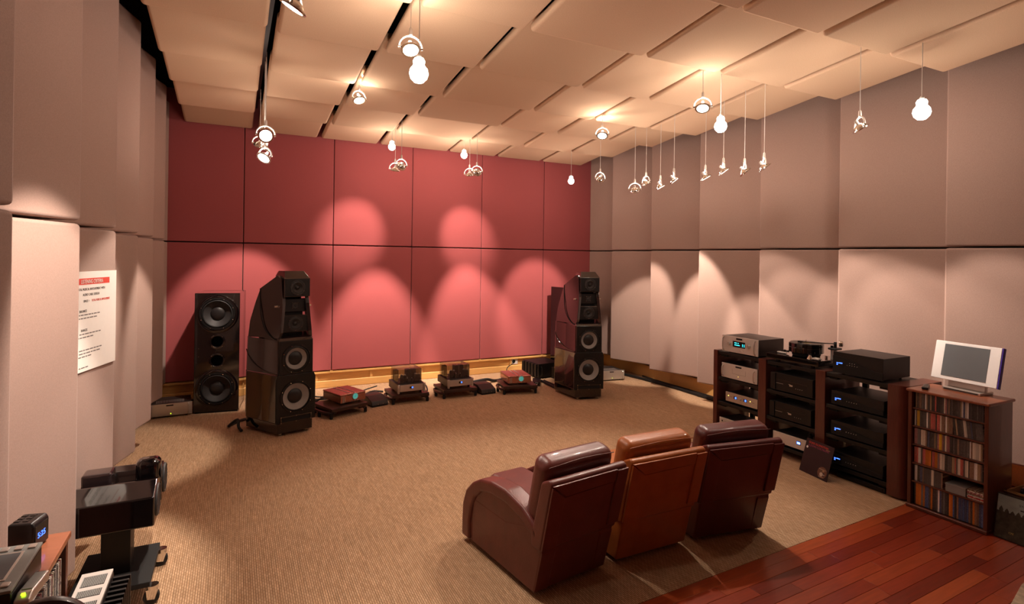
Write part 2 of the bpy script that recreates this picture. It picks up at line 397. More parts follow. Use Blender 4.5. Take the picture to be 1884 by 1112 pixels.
# hardwood planks in front of the carpet
ang = math.atan(EDGE_SL); ca, sa = math.cos(ang), math.sin(ang)
def plank(s0, s1, d0, d1):
    me = B().box(s0 - (s0 + s1) / 2 + .0008, s1 - (s0 + s1) / 2 - .0008, -(d1 - d0) / 2 + .0008, (d1 - d0) / 2 - .0008, -.012, 0, .0012, 1).mesh('plank', 'plank_wood')
    s, d = (s0 + s1) / 2, -(d0 + d1) / 2
    link('plank', me, floor, (s * ca - d * sa, EDGE0 + s * sa + d * ca, -.001), (0, 0, ang))
rr = random.Random(3)
B().box(-3.6, 3.6, -.045, .045, -.012, 0, .002).done('border_board', 'plank_wood', floor, (2.6 * ca + .046 * sa, EDGE0 + 2.6 * sa - .046 * ca, -.001), (0, 0, ang))
for k in range(17):
    d0 = .091 + k * .09; s = 1.2 - rr.random() * .8
    while s < 6.0:
        w = rr.uniform(.5, 1.15); plank(s, min(s + w, 6.2), d0, d0 + .09); s += w
B().box(-1.06, 6.2, Y_BACK, .62, -.014, -.002).done('far_boards', 'plank_wood', floor)
B().box(-1.06, 1.2, .5, 2.2, -.014, -.002).done('far_boards', 'plank_wood', floor)
t = B().box(-.08, .08, 0, .012, -.05, .05, .004); ol = t.done('wall_outlet', 'plastic_white', None, (4.37, 8.56, .17))
tag(ol, 'white socket plate with black round outlet on the timber skirting', 'outlet')
B().lathe([(.001, -.004), (.028, -.004), (.03, 0), (.03, .004)], (.0, -.004, 0), (0, 1, 0), 20).done('socket', 'matte_black', ol)

# ------------------------------------------------------------------ pendant lamps
LG = 'pendant lamps hanging from the ceiling gaps'
def spot_light(parent, loc, d, power, size, blend=.35, r=.03):
    l = bpy.data.lights.new('spot', 'SPOT'); l.energy = power; l.color = LAMP_COL; l.spot_size = math.radians(size); l.spot_blend = blend; l.shadow_soft_size = r
    o = link('spot_beam', l, parent, loc); o.rotation_euler = Vector(d).to_track_quat('-Z', 'Y').to_euler()
def point_light(parent, loc, power, r=.04):
    l = bpy.data.lights.new('point', 'POINT'); l.energy = power; l.color = LAMP_COL; l.shadow_soft_size = r
    link('lamp_glow', l, parent, loc)
def pendant_spot(p, target, label, power=1.0, size=44, spill=.042, bow_yaw=None, blend=.4, top=3.80):
    p = Vector(p); d = (Vector(target) - p).normalized()
    t = thing('pendant_spotlight', label, 'spotlight', p, 0, LG)
    B().cyl((0, 0, .125), (0, 0, top - p.z), .0028, seg=6).done('cord', 'cord_white', t)
    B().lathe([(.006, .135), (.011, .127), (.014, .088), (.010, .078)], cap0=True, cap1=True, seg=14).done('cord_grip', 'cord_white', t)
    by = math.atan2(d.x, -d.y) if bow_yaw is None else bow_yaw          # bow spans sideways of the beam
    cx, sx = math.cos(by), math.sin(by)
    pts = []
    for k in range(15):
        a = -.12 + (PI + .24) * k / 14
        pts.append((math.cos(a) * .080 * cx, math.cos(a) * .080 * sx, math.sin(a) * .080))
    bw = B(); bw.tube(pts, .0068, 8, 0); bw.done('bow', 'cord_white', t)
    dv = Vector(d); o = dv * -.03 + Vector((0, 0, -.004))
    B().lathe([(.010, -.002), (.016, .004), (.032, .012), (.046, .026), (.053, .040), (.0535, .044), (.051, .044), (.044, .027), (.030, .014), (.010, .006)], o, d, 28).done('reflector', 'chrome', t)
    B().lathe([(.0525, .040), (.066, .040), (.068, .044), (.066, .050), (.0525, .050), (.0525, .040)], o, d, 28).done('rim', 'chrome', t)
    B().lathe([(.0, .047), (.052, .047), (.052, .0475), (.0, .0495)], o, d, 24).done('lens', 'lamp_on', t)
    for s in (-1, 1):
        q = Vector((cx, sx, 0)) * s * .072
        B().cyl(q - Vector((cx, sx, 0)) * s * .012, q + Vector((cx, sx, 0)) * s * .014, .008, seg=10).done('pivot', 'chrome', t)
    B().lathe([(.0, -.034), (.012, -.032), (.014, -.012), (.011, .0)], o, d, 14).done('bulb_base', 'cord_white', t)
    spot_light(t, tuple(dv * .045), d, SPOT_W * power, size, blend)
    if spill: point_light(t, (0, 0, .03) if spill < .2 else tuple(dv * .06), SPOT_W * spill, .02)
    return t
def pendant_bulb(p, label, power=1.0, top=3.80, s=1.0):
    t = thing('pendant_bulb', label, 'pendant lamp', p, 0, LG)
    B().cyl((0, 0, .075 * s), (0, 0, top - p[2]), .0028, seg=6).done('cord', 'cord_white', t)
    B().lathe([(.006, .09 * s), (.016, .08 * s), (.02, .05 * s), (.018, .045 * s)], cap0=True, cap1=True, seg=16).done('socket', 'cord_white', t)
    B().lathe([(.0, -.062 * s), (.024 * s, -.057 * s), (.043 * s, -.038 * s), (.05 * s, -.014 * s), (.045 * s, .01 * s), (.032 * s, .026 * s), (.029 * s, .036 * s), (.032 * s, .05 * s), (.024 * s, .066 * s), (.0, .072 * s)], seg=24).done('bulb', 'lamp_glow', t)
    point_light(t, (0, 0, -.08 * s), BULB_W * power, .05)
    return t
pendant_spot((.243, 2.83, 3.16), (-.86, 3.45, 1.0), 'large near pendant spotlight cut by the top edge of the picture', 1.9, 48)
pendant_spot((.243, 5.48, 3.05), (.35, 1.2, .9), 'uppermost spotlight of the left hanging cluster, glowing towards the viewer', .5, 60, .06)
pendant_spot((.243, 6.75, 3.20), (.08, 8.52, .8), 'farthest spotlight of the left hanging cluster, turned to the red wall', 1.8, 44)
pendant_spot((.243, 5.76, 2.99), (-.85, 6.2, .7), 'middle spotlight of the left hanging cluster, turned to the left wall', 1.3, 44)
pendant_spot((.243, 5.62, 2.875), (-.85, 4.55, 1.1), 'lowest spotlight of the left hanging cluster, seen from behind', 1.4, 46)
pendant_spot((1.056, 3.68, 3.386), (.9, 1.9, .0), 'bright spotlight hanging just left of and above the large glowing bulb', .6, 68, .11, blend=.9)
pendant_bulb((1.056, 3.48, 3.167), 'large glowing pear-shaped bulb below the left part of the ceiling', 1.2, s=1.25)
pendant_spot((1.11, 5.70, 3.556), (1.6, 4.4, .5), 'single bright spotlight on a short cord between cluster and large bulb', 1.1, 66, .11, blend=.9)
pendant_bulb((1.94, 7.61, 3.50), 'small glowing bulb close under the ceiling above the left pair of spotlights', .75)
pendant_spot((1.94, 7.42, 3.155), (1.95, 8.45, .1), 'left lamp of the left pair of spotlights before the red wall', 3.3, 44, blend=.55)
pendant_spot((1.925, 7.05, 3.15), (1.60, 8.52, 2.33), 'right lamp of the left pair of spotlights before the red wall', .95, 40, blend=.8)
pendant_bulb((3.05, 7.70, 3.505), 'small glowing bulb close under the ceiling above the right pair of spotlights', .75)
pendant_spot((3.063, 7.505, 3.19), (3.70, 8.45, .1), 'left lamp of the right pair of spotlights before the red wall', 3.3, 44, blend=.55)
pendant_spot((3.045, 7.19, 3.18), (3.42, 8.52, 2.33), 'right lamp of the right pair of spotlights before the red wall', .9, 40, blend=.8)
pendant_bulb((4.842, 7.54, 3.235), 'small glowing bulb hanging before the right end of the red wall', .7)
pendant_spot((3.94, 5.46, 3.47), (2.6, 4.0, .0), 'bright bowed spotlight on a short cord near the back right corner', 1.1, 68, .11, blend=.9)
pendant_spot((4.571, 6.37, 3.105), (4.78, 8.52, 1.1), 'dim bowed spotlight right of the small bulb by the far corner', 2.2, 34, blend=.55)
pendant_spot((4.741, 5.825, 2.906), (6.0, 7.2, .7), 'first and lowest of the row of spotlights along the right wall', 1.9, 35)
pendant_spot((4.90, 5.79, 3.003), (5.98, 5.75, 1.1), 'second spotlight of the row along the right wall', 2.4, 35)
pendant_spot((4.849, 5.454, 2.916), (5.95, 4.70, .6), 'third spotlight of the row along the right wall, seen edge-on', 1.8, 34)
pendant_spot((4.75, 5.105, 2.949), (5.95, 4.25, 1.1), 'fourth spotlight of the row along the right wall, lens catching light', .68, 40)
pendant_spot((3.86, 3.786, 3.394), (2.6, 2.6, .0), 'bright bowed spotlight hanging left of the long-corded bulb', .9, 68, .11, blend=.9)
pendant_spot((4.90, 4.75, 2.951), (5.95, 3.95, .7), 'fifth spotlight of the row along the right wall, tilted down', .68, 42)
pendant_bulb((4.048, 3.745, 3.238), 'bright bulb on a long cord in front of the right wall row', 1.0, s=1.15)
pendant_spot((4.789, 4.383, 2.966), (5.95, 3.45, 1.0), 'sixth spotlight of the row along the right wall', .68, 42)
pendant_spot((4.729, 4.05, 2.904), (5.95, 3.05, 1.1), 'seventh spotlight of the row along the right wall, sparkling', .68, 42)
pendant_spot((4.689, 3.78, 2.913), (5.95, 2.75, .9), 'eighth and last of the row of spotlights along the right wall', .68, 44)
pendant_spot((4.657, 2.825, 3.105), (5.95, 2.0, .9), 'lone spotlight left of the big round bulb at far right', .8, 44)
pendant_bulb((4.844, 2.454, 3.18), 'big round glowing bulb hanging at the far right', 1.0, s=1.25)

# ------------------------------------------------------------------ loudspeakers
def driver(parent, c, r, style, name='woofer', screws=8, depth=.5, proud=.004, k1=.78, k2=.41):
    """driver unit facing -y at c on its thing: cone is the part, the rest are its pieces"""
    ax = (0, 1, 0)
    cone_m, cap_m = ('cone_grey', 'cap_black') if style == 'grey' else ('cone_black', 'cap_black')
    w = B().lathe([(r * k1, .004), (r * k2 * .98, r * depth * .5), (r * .34, r * depth * .5)], (0, 0, 0), ax, 40).done(name, cone_m, parent, c)
    B().lathe([(r * 1.0, 0), (r * .99, -proud * 1.6), (r * .90, -proud * 1.8), (r * .88, .002), (r * .9, .006)], (0, 0, 0), ax, 40).done('frame_ring', 'satin_black', w)
    B().lathe([(r * .89, .002), (r * (.4 * .89 + .6 * k1), -proud * 1.2), (r * (.2 * .89 + .8 * k1), -proud * 1.4), (r * k1, -proud * .2), (r * (k1 - .02), .008)], (0, 0, 0), ax, 40).done('surround', 'rubber', w)
    cr = r * k2
    B().lathe([(cr, r * depth * .54), (cr * .96, r * depth * .40), (cr * .75, r * depth * .27), (cr * .4, r * depth * .2), (0, r * depth * .18)], (0, 0, 0), ax, 32).done('dust_cap', cap_m, w)
    for k in range(screws):
        a = 2 * PI * (k + .5) / screws
        B().cyl((math.cos(a) * r * .945, -proud * 2.4, math.sin(a) * r * .945), (math.cos(a) * r * .945, -proud, math.sin(a) * r * .945), max(.0035, r * .026), seg=8).done('screw', 'chrome', w)
    return w
def main_speaker(loc, rz, label):
    t = thing('tower_speaker', label, 'speaker', loc, rz, 'pair of tall tower speakers')
    hw = lambda y: .192 + .295 * min(y, .52) - max(0, y - .52) * .25
    def ring(z, s=1.0, y0=0.0, front=.195):
        L_ = [(-front * s, y0), (-hw(.26) * s, .26), (-hw(.52) * s, .52), (-hw(.60) * s, .60)]
        return [(x, y, z) for x, y in L_] + [(-x, y, z) for x, y in reversed(L_)]
    B().loft(ring(.035, .98), ring(.145, .98), .006).done('plinth', 'gloss_black', t)
    hl = [((0, -.03, .42), .154, .16), ((0, -.02, .832), .138, .16)]
    link('bass_cabinet', cut(B().loft(ring(.147), ring(.66), .006).mesh('bass_cabinet', 'gloss_brown'), 'matte_black', hl[:1]), t)
    link('upper_bass_cabinet', cut(B().loft(ring(.662, .985, .012), ring(1.04, .955, .03), .006).mesh('bass_cabinet', 'gloss_brown'), 'matte_black', hl[1:]), t)
    # lower baffle wide, upper baffle narrow
    bf = B().prism([(-.215, .15), (.215, .15), (.215, .62), (.195, .665), (-.195, .665), (-.215, .62)], -.022, .01, 'y', .004).mesh('b', 'satin_black')
    link('baffle', cut(bf, 'matte_black', hl[:1]), t)
    bf = B().prism([(-.185, .667), (.185, .667), (.182, 1.03), (-.182, 1.03)], -.016, .03, 'y', .004).mesh('b', 'satin_black')
    link('upper_baffle', cut(bf, 'matte_black', hl[1:]), t)
    # sloping cap over the bass cabinet
    B().loft([(-.19, -.014, 1.028), (.19, -.014, 1.028), (.24, .30, 1.03), (-.24, .30, 1.03)], [(-.175, .02, 1.062), (.175, .02, 1.062), (.22, .30, 1.115), (-.22, .30, 1.115)], .008, 3).done('cabinet_cap', 'gloss_brown', t)
    w = driver(t, (0, -.024, .42), .176, 'grey', k1=.83, k2=.46); w2 = driver(t, (0, -.018, .832), .160, 'grey', k1=.74, k2=.48)
    sl = B()
    sl.box(-.172, .172, -.030, -.02, .205, .222, .002).box(-.172, .172, -.030, -.02, .148, .162, .002).box(-.172, -.156, -.030, -.02, .16, .207, .002).box(.156, .172, -.030, -.02, .16, .207, .002)
    s_ = sl.done('port_slot', 'gloss_black', t)
    B().box(-.157, .157, -.0235, -.0225, .161, .206).done('port_opening', 'matte_black', s_)
    for x in (-.164, 0, .164):
        for z in (.155, .213): B().cyl((x, -.0325, z), (x, -.03, z), .004, seg=8).done('screw', 'chrome', s_)
    for x in (-.14, .14):
        for y in (.05, .48):
            f = B().lathe([(.0, 0), (.022, 0), (.024, .01), (.013, .014), (.013, .036)], (x, y, 0), seg=14); f.done('spike_foot', 'chrome', t)
    # side wings
    prof = [(.02, 1.06), (.0, 1.12), (.012, 1.43), (.075, 1.69), (.15, 1.738), (.41, 1.59), (.465, 1.44), (.55, 1.22), (.555, 1.04)]
    for s in (-1, 1):
        xo = lambda y, z: s * (hw(y) * .955 - .10 * (z - 1.04))
        A = [(xo(y, z), y, z) for y, z in prof]; Q = [(xo(y, z) - s * .038, y + .012, z) for y, z in prof]
        wg = B().loft(A, Q, .004).done('wing', 'gloss_brown', t)
        arc = [(.41, 1.585), (.385, 1.45), (.345, 1.30), (.27, 1.17), (.17, 1.09), (.06, 1.045)]
        g = B(); g.tube([(xo(y, z) + s * .002, y, z) for y, z in arc], .0055, 6, 4); g.done('wing_groove', 'matte_black', wg)
        arc2 = [(.55, .90), (.46, .80), (.34, .73), (.20, .69), (.03, .672)]
        g = B(); g.tube([(s * (hw(y) + .001), y, z) for y, z in arc2], .005, 6, 4); g.done('side_groove', 'gloss_black', wg)
        B().cyl((s * .2, .1, 1.40), (s * .165, .1, 1.40), .012, seg=10).done('adjuster', 'chrome', wg)
    B().box(-.21, .21, .50, .54, 1.04, 1.42, .006).done('wing_bridge', 'gloss_black', t)
    # the three upper modules
    def module(z0, z1, zb0, zb1, w0, w1, y0, y1, drv, r, nm, top=None):
        A = [(-w0, y0, z0), (w0, y0, z0), (w0, y0, z1), (-w0, y0, z1)]; Q = [(-w1, y1, zb0), (w1, y1, zb0), (w1, y1, zb1), (-w1, y1, zb1)]
        zc = (z0 + z1) / 2; hh = [((0, y0 - .01, zc), r * .76, .06)]
        md = link(nm, cut(B().loft(A, Q, .006).mesh(nm, 'gloss_brown'), 'matte_black', hh), t)
        link('module_baffle', cut(B().box(-w0 + .006, w0 - .006, y0 - .006, y0 + .004, z0 + .006, z1 - .006, .004).mesh('mb', 'satin_black'), 'matte_black', hh), md)
        if drv == 'mid':
            B().lathe([(r, 0), (r * .97, -.005), (r * .82, -.005), (r * .78, 0), (r * .66, -.003), (r * .6, .003), (r * .3, .018)], (0, y0 - .007, zc), (0, 1, 0), 32).done('midrange_driver', 'cone_black', md)
            B().lathe([(r * .32, .016), (r * .2, .004), (0, 0)], (0, y0 - .007, zc), (0, 1, 0), 20).done('dust_cap', 'cap_black', md)
            n = 6
        else:
            B().lathe([(r, 0), (r * .95, -.004), (r * .5, -.003), (r * .42, .002), (r * .3, -.002), (0, -.006)], (0, y0 - .007, zc), (0, 1, 0), 28).done('tweeter', 'cone_black', md)
            n = 4
        rs = r * .92 if drv == 'mid' else r * 1.25
        for k in range(n):
            a = 2 * PI * (k + .5) / n
            B().cyl((math.cos(a) * rs, y0 - .014, zc + math.sin(a) * rs), (math.cos(a) * rs, y0 - .006, zc + math.sin(a) * rs), .004, seg=8).done('screw', 'chrome', md)
        return md
    module(1.118, 1.305, 1.13, 1.30, .142, .115, .03, .40, 'mid', .084, 'lower_midrange_module')
    module(1.335, 1.485, 1.345, 1.47, .128, .105, .055, .38, 'tweet', .034, 'tweeter_module')
    md = module(1.508, 1.712, 1.53, 1.735, .142, .09, -.015, .38, 'mid', .084, 'upper_midrange_module')
    B().loft([(-.142, -.012, 1.708), (.142, -.012, 1.708), (.092, .375, 1.73), (-.092, .375, 1.73)], [(-.105, .07, 1.788), (.105, .07, 1.788), (.075, .33, 1.785), (-.075, .33, 1.785)], .004).done('module_hood', 'gloss_brown', md)
    B().box(-.10, .10, .08, .36, 1.300, 1.34).box(-.09, .09, .10, .36, 1.47, 1.535).box(-.11, .11, .10, .40, 1.08, 1.13).done('module_spacer', 'matte_black', t)
    return t
main_speaker((.622, 6.465, 0), math.radians(16.8), 'left glossy tower speaker with grey woofers, nearest the left black subwoofer')
main_speaker((4.447, 6.407, 0), math.radians(-15.3), 'right glossy tower speaker with grey woofers near the back right corner')
def subwoofer(loc, rz, label):
    t = thing('subwoofer', label, 'subwoofer', loc, rz, 'pair of black tower subwoofers')
    link('cabinet', cut(B().box(-.25, .25, 0, .62, .02, 1.48, .006, 3).mesh('cabinet', 'gloss_black'), 'matte_black', [((0, 0, .30), .178, .15), ((0, 0, 1.225), .178, .15), ((0, 0, .645), .066, .2), ((0, 0, .88), .066, .2)]), t)
    B().box(-.235, .235, .015, .60, 0, .022).done('plinth', 'matte_black', t)
    for z in (.30, 1.225):
        w = driver(t, (0, -.012, z), .20, 'black', depth=.45, proud=.006)
        B().lathe([(.24, .012), (.238, .002), (.225, -.006), (.204, -.006), (.20, .004)], (0, 0, 0), (0, 1, 0), 44).done('trim_ring', 'gloss_black', w)
    for z in (.645, .88):
        p = B().lathe([(.092, .0), (.09, -.008), (.076, -.01), (.068, -.004), (.064, .02)], (0, -.001, z), (0, 1, 0), 32).done('port', 'gloss_black', t)
        B().lathe([(.067, .0), (.067, .19), (0, .19)], (0, 0, z), (0, 1, 0), 28).done('port_tube', 'matte_black', p)
        for k in range(4):
            a = PI / 4 + k * PI / 2
            B().cyl((math.cos(a) * .083, -.013, z + math.sin(a) * .083), (math.cos(a) * .083, -.008, z + math.sin(a) * .083), .0045, seg=8).done('screw', 'chrome', p)
    for z in (.70, .80, 1.13): B().cyl((-.2, -.003, z), (-.2, 0, z), .004, seg=8).done('stud', 'chrome', t)
    return t
subwoofer((-.172, 7.735, 0), math.radians(-6.9), 'black glossy tower subwoofer with four round openings, by the left wall')
subwoofer((5.285, 7.735, 0), math.radians(6.9), 'black glossy subwoofer mostly hidden behind the right tower speaker')

# ------------------------------------------------------------------ electronics along the red wall
def feet(t, w, d, h, r=.016, inset=.05):
    for x in (-w / 2 + inset, w / 2 - inset):
        for y in (inset, d - inset): B().cyl((x, y, 0), (x, y, h), r * .8, r, 12).done('foot', 'rubber', t)
def amp_stand(loc, rz, label):
    t = thing('amplifier_stand', label, 'stand', loc, rz, 'low dark amplifier stands')
    B().box(-.25, .25, 0, .46, .085, .125, .006).done('platform', 'dark_wood', t)
    for s in (-1, 1):
        o = B(); o.tube([(s * .20, .02, .068), (s * .27, .10, .068), (s * .285, .23, .068), (s * .27, .36, .068), (s * .20, .44, .068)], .017, 8, 4)
        o.box(min(s * .16, s * .24), max(s * .16, s * .24), .04, .42, .055, .086, .004); o.done('outrigger', 'dark_wood', t)
        for y in (.035, .23, .425):
            x = s * (.235 if y != .23 else .285)
            B().lathe([(.014, 0), (.02, .004), (.02, .05), (.015, .066)], (x, y, 0), seg=14, cap0=True, cap1=True).done('foot', 'matte_black', t)
    return t
def copper_amp(loc, rz, label, body):
    t = thing('copper_amplifier', label, 'amplifier', loc, rz, 'copper amplifiers with round dials')
    feet(t, .34, .40, .018)
    B().box(-.175, .175, 0, .42, .016, .105, .008).done('chassis', body, t)
    c = B(); c.box(-.178, .178, -.004, .424, .104, .122, .007, 3); c.done('lid', 'copper', t)
    for x in (-.035, .035): B().box(x - .006, x + .006, 0, .42, .1215, .1255, .001).done('lid_rib', 'silver', t)
    f = B().box(-.174, .174, -.008, .004, .018, .104, .004).done('front_panel', 'copper', t)
    dl = B().lathe([(.0, -.010), (.034, -.010), (.036, -.014), (.043, -.014), (.045, 0)], (.02, -.008, .083), (0, 1, 0), 32).done('dial', 'silver', f)
    B().lathe([(0, -.0115), (.0345, -.0115)], (.02, -.008, .083), (0, 1, 0), 28).done('dial_face', 'dial_cyan', dl)
    B().box(-.001, .001, -.0215, -.0205, 0, .026, rz=0, ry=.6).done('needle', 'ink_black', dl, (.02, 0, .068))
    for x in (-.02, .02, .06): B().cyl((x, -.012, .03), (x, -.006, .03), .005, seg=10).done('button', 'silver', f)
    for x in (-.15, -.135, -.12): B().box(x - .003, x + .003, -.0105, -.007, .022, .1).done('panel_flute', 'silver', f)
    return t
def tube_amp(loc, rz, label):
    t = thing('tube_amplifier', label, 'amplifier', loc, rz, 'tube amplifiers under smoked covers')
    feet(t, .38, .40, .03, .018)
    B().box(-.19, .19, .012, .42, .03, .128, .004).done('chassis', 'dark_metal', t)
    f = B().box(-.16, .16, -.002, .014, .034, .122, .003).done('front_panel', 'silver', t)
    B().box(-.028, .024, -.004, -.001, .068, .096, .001).done('display', 'plastic_black', f)
    B().box(.002, .02, -.0055, -.003, .074, .092).done('display_glow', 'lcd_blue', f)
    for s in (-1, 1):
        B().lathe([(.013, .012), (.017, .016), (.017, .126), (.013, .13)], (s * .178, .004, 0), seg=14, cap0=True, cap1=True).done('corner_post', 'silver', t)
    cage = B(); h0, h1 = .128, .31
    for a in ((-.165, -.161, .08, .40), (.161, .165, .08, .40)): cage.box(a[0], a[1], a[2], a[3], h0, h1)
    cage.box(-.165, .165, .078, .082, h0, h1).box(-.165, .165, .078, .40, h1, h1 + .004)
    cage.done('smoked_cover', 'smoke_acrylic', t)
    for x in (-.12, .05, .13):
        B().box(x - .035, x + .025, .28, .37, .128, .27, .006).done('transformer', 'matte_black', t)
    def tube(x, y, r, h, m):
        g = B().lathe([(r * .7, 0), (r * .75, .02), (r, .028), (r, h * .72), (r * .6, h * .9), (0, h)], (x, y, .128), seg=16, cap0=True).done('vacuum_tube', 'tube_glass', t)
        B().lathe([(r * .66, h * .88), (r * .3, h * .97), (0, h + .002)], (x, y, .129), seg=12).done('getter', 'silver', g)
        B().lathe([(r * .85, 0), (r * .85, .022), (r * .5, .022)], (x, y, .1285), seg=14).done('tube_base', 'matte_black', g)
    for x, y in ((-.10, .13), (-.065, .10), (.095, .13), (.135, .11)): tube(x, y, .024, .118, 0)
    for x, y in ((-.02, .12), (-.005, .18), (.04, .12)): tube(x, y, .013, .06, 0)
    return t
amp_stand((1.30, 6.93, 0), math.radians(21), 'dark amplifier stand nearest the left tower speaker, under a copper amplifier')
copper_amp((1.355, 7.06, .1265), math.radians(21), 'copper and wood amplifier with turquoise dial beside the left tower speaker', 'amp_wood')
amp_stand((2.145, 7.20, 0), math.radians(0), 'dark amplifier stand under the left tube amplifier')
tube_amp((2.155, 7.225, .1265), math.radians(2), 'left tube amplifier with silver front and smoked cover')
amp_stand((2.86, 7.21, 0), math.radians(0), 'dark amplifier stand under the right tube amplifier')
tube_amp((2.87, 7.25, .1265), math.radians(1), 'right tube amplifier with silver front and smoked cover')
amp_stand((3.72, 7.05, 0), math.radians(-12), 'dark amplifier stand under the right-hand copper amplifier')
copper_amp((3.745, 7.14, .1265), math.radians(-10), 'copper amplifier with green dial between tube amplifier and black amplifier', 'copper')
def wedge(loc, rz, label):
    t = thing('power_conditioner', label, 'power unit', loc, rz, 'dark wedge power units on the carpet')
    B().prism([(0, .02), (.02, .07), (.16, .12), (.34, .12), (.36, .02)], -.118, .118, 'x', .008, 3).done('housing', 'dark_metal', t)
    B().box(-.112, .112, .004, .35, 0, .022, .004).done('base', 'matte_black', t)
    for x in (-.03, .04): B().cyl((x, -.002, .035), (x, .012, .035), .005, seg=8).done('stud', 'chrome', t)
    B().box(-.11, .11, .19, .2, .1195, .1225).done('trim_strip', 'copper', t)
wedge((1.735, 7.215, 0), math.radians(14), 'dark wedge-shaped power unit between copper amplifier and left tube amplifier')
wedge((3.305, 7.24, 0), math.radians(4), 'dark wedge-shaped power unit between right tube amplifier and copper amplifier')
def finned(loc, rz, label, w=.46, h=.24, d=.5):
    t = thing('power_amplifier', label, 'amplifier', loc, rz, 'black finned power amplifiers')
    feet(t, w, d, .02, .02)
    B().box(-w / 2, w / 2, .02, d - .02, .02, h, .008).done('chassis', 'satin_black', t)
    B().box(-w / 2 - .02, w / 2 + .02, -.005, .02, .022, h + .004, .005).done('front_panel', 'satin_black', t)
    for s in (-1, 1):
        for k in range(5): B().box(min(s * w / 2, s * (w / 2 + .03)), max(s * w / 2, s * (w / 2 + .03)), .05 + k * .09, .11 + k * .09, .03, h - .01, .004).done('heat_sink', 'satin_black', t)
        hd = B(); hd.tube([(s * .2, -.004, .06), (s * .2, -.035, .075), (s * .2, -.035, h - .06), (s * .2, -.004, h - .045)], .007, 8, 3); hd.done('handle', 'satin_black', t)
    for k in range(2): B().cyl((-.01 + k * .02, -.009, h * .7), (-.01 + k * .02, -.004, h * .7), .005, seg=10).done('button', 'dark_metal', t)
finned((4.70, 7.86, 0), math.radians(6), 'large black finned power amplifier on the carpet left of the right tower speaker')
finned((4.80, 7.25, 0), math.radians(6), 'black power amplifier half hidden behind the right tower speaker', .20, .22, .30)
def silver_amp(loc, rz, label):
    t = thing('silver_amplifier', label, 'amplifier', loc, rz, 'silver amplifiers on the carpet')
    feet(t, .43, .38, .022)
    B().box(-.215, .215, .01, .40, .022, .16, .004).done('chassis', 'dark_metal', t)
    f = B().box(-.225, .225, -.004, .012, .02, .165, .003).done('front_panel', 'silver', t)
    for k in range(18): B().box(-.15 + k * .0165, -.142 + k * .0165, .06, .2, .1595, .1625, rz=0).done('vent_rib', 'silver', t)
    B().box(-.045, .03, -.006, -.003, .135, .15, .002).done('name_plate', 'plastic_black', f)
    B().box(.0, .008, -.006, -.003, .04, .048).done('lamp', 'led_green', f)
    for s in (-1, 1):
        hd = B(); hd.tube([(s * .185, -.002, .04), (s * .185, -.035, .046), (s * .185, -.035, .142), (s * .185, -.002, .148)], .008, 8, 3); hd.done('handle', 'silver', t)
silver_amp((-.655, 7.74, 0), math.radians(4), 'silver amplifier on the carpet between left wall and subwoofer')
silver_amp((5.50, 7.26, 0), math.radians(-8), 'silver amplifier with a green lamp right of the right tower speaker')
# power plug block and cables
t = thing('power_block', 'black plug block with white sockets right of the right copper amplifier', 'power block', (4.17, 7.40, 0), math.radians(-30))
B().box(-.06, .06, 0, .3, 0, .07, .01).done('housing', 'plastic_black', t)
for x, z in ((-.018, .025), (.006, .025), (-.008, .05), (.018, .048)): B().box(x, x + .012, -.002, .004, z, z + .01).done('contact', 'plastic_white', t)
def cable(pts, r, label, nm='cable'):
    o = B().tube(pts, r, 8, 5).done(nm, 'cable_black')
    return tag(o, label, 'cable', 'black cables on the carpet')
rc = random.Random(11)
def wander(p0, p1, n, amp, z=.012, amp_z=.0):
    P0, P1 = Vector(p0), Vector(p1); out = []
    nrm = Vector((-(P1 - P0).y, (P1 - P0).x, 0)).normalized()
    for k in range(n + 1):
        q = P0.lerp(P1, k / n) + nrm * (rc.uniform(-amp, amp) if 0 < k < n else 0); q.z = z + rc.uniform(0, amp_z); out.append(q)
    return out
cable(wander((.75, 7.75, 0), (1.95, 7.95, 0), 8, .06, .013, .02), .012, 'black cable behind the left copper amplifier along the skirting')
cable(wander((.78, 7.85, 0), (1.9, 8.12, 0), 7, .07, .011, .06), .009, 'thin black cable arching behind the left copper amplifier')
cable(wander((.75, 7.4, 0), (1.12, 7.62, 0), 4, .04, .014, .08), .013, 'thick black cable running from left tower speaker to copper amplifier')
cable([(1.98, 7.85, .012), (2.25, 7.98, .06), (2.42, 7.9, .10), (2.50, 7.78, .12), (2.51, 7.64, .06), (2.46, 7.6, .012), (2.42, 7.75, .012), (2.48, 7.87, .02), (2.54, 7.9, .012)], .010, 'looped black cable between the two tube amplifiers')
cable([(3.1, 7.92, .023), (3.3, 7.95, .023), (3.55, 7.9, .06), (3.7, 7.92, .023), (3.9, 7.98, .023)], .022, 'thick black cable behind the right copper amplifier')
cable([(3.20, 7.66, .013), (3.30, 7.63, .013), (3.40, 7.70, .05), (3.33, 7.83, .05), (3.22, 7.80, .013), (3.24, 7.70, .013), (3.52, 7.66, .013)], .012, 'coiled black cable beside the right tube amplifier')
cable(wander((4.40, 7.74, 0), (4.36, 7.14, 0), 4, .004, .021, .0), .02, 'thick black cable leading to the right tower speaker')
cable(wander((4.46, 7.66, 0), (4.44, 7.12, 0), 4, .005, .016, .0), .014, 'second black cable leading to the right tower speaker')
cable([(3.95, 8.05, .012), (4.1, 8.3, .05), (4.2, 8.45, .10), (4.33, 8.5, .15)], .007, 'thin black cable running up to the wall outlet')
cable([(.25, 7.3, .018), (.10, 7.2, .018), (-.01, 7.05, .018), (-.02, 6.92, .05), (.06, 6.86, .12), (.07, 6.82, .05), (.10, 6.76, .018)], .016, 'thick black cable with plug beside the left tower speaker')
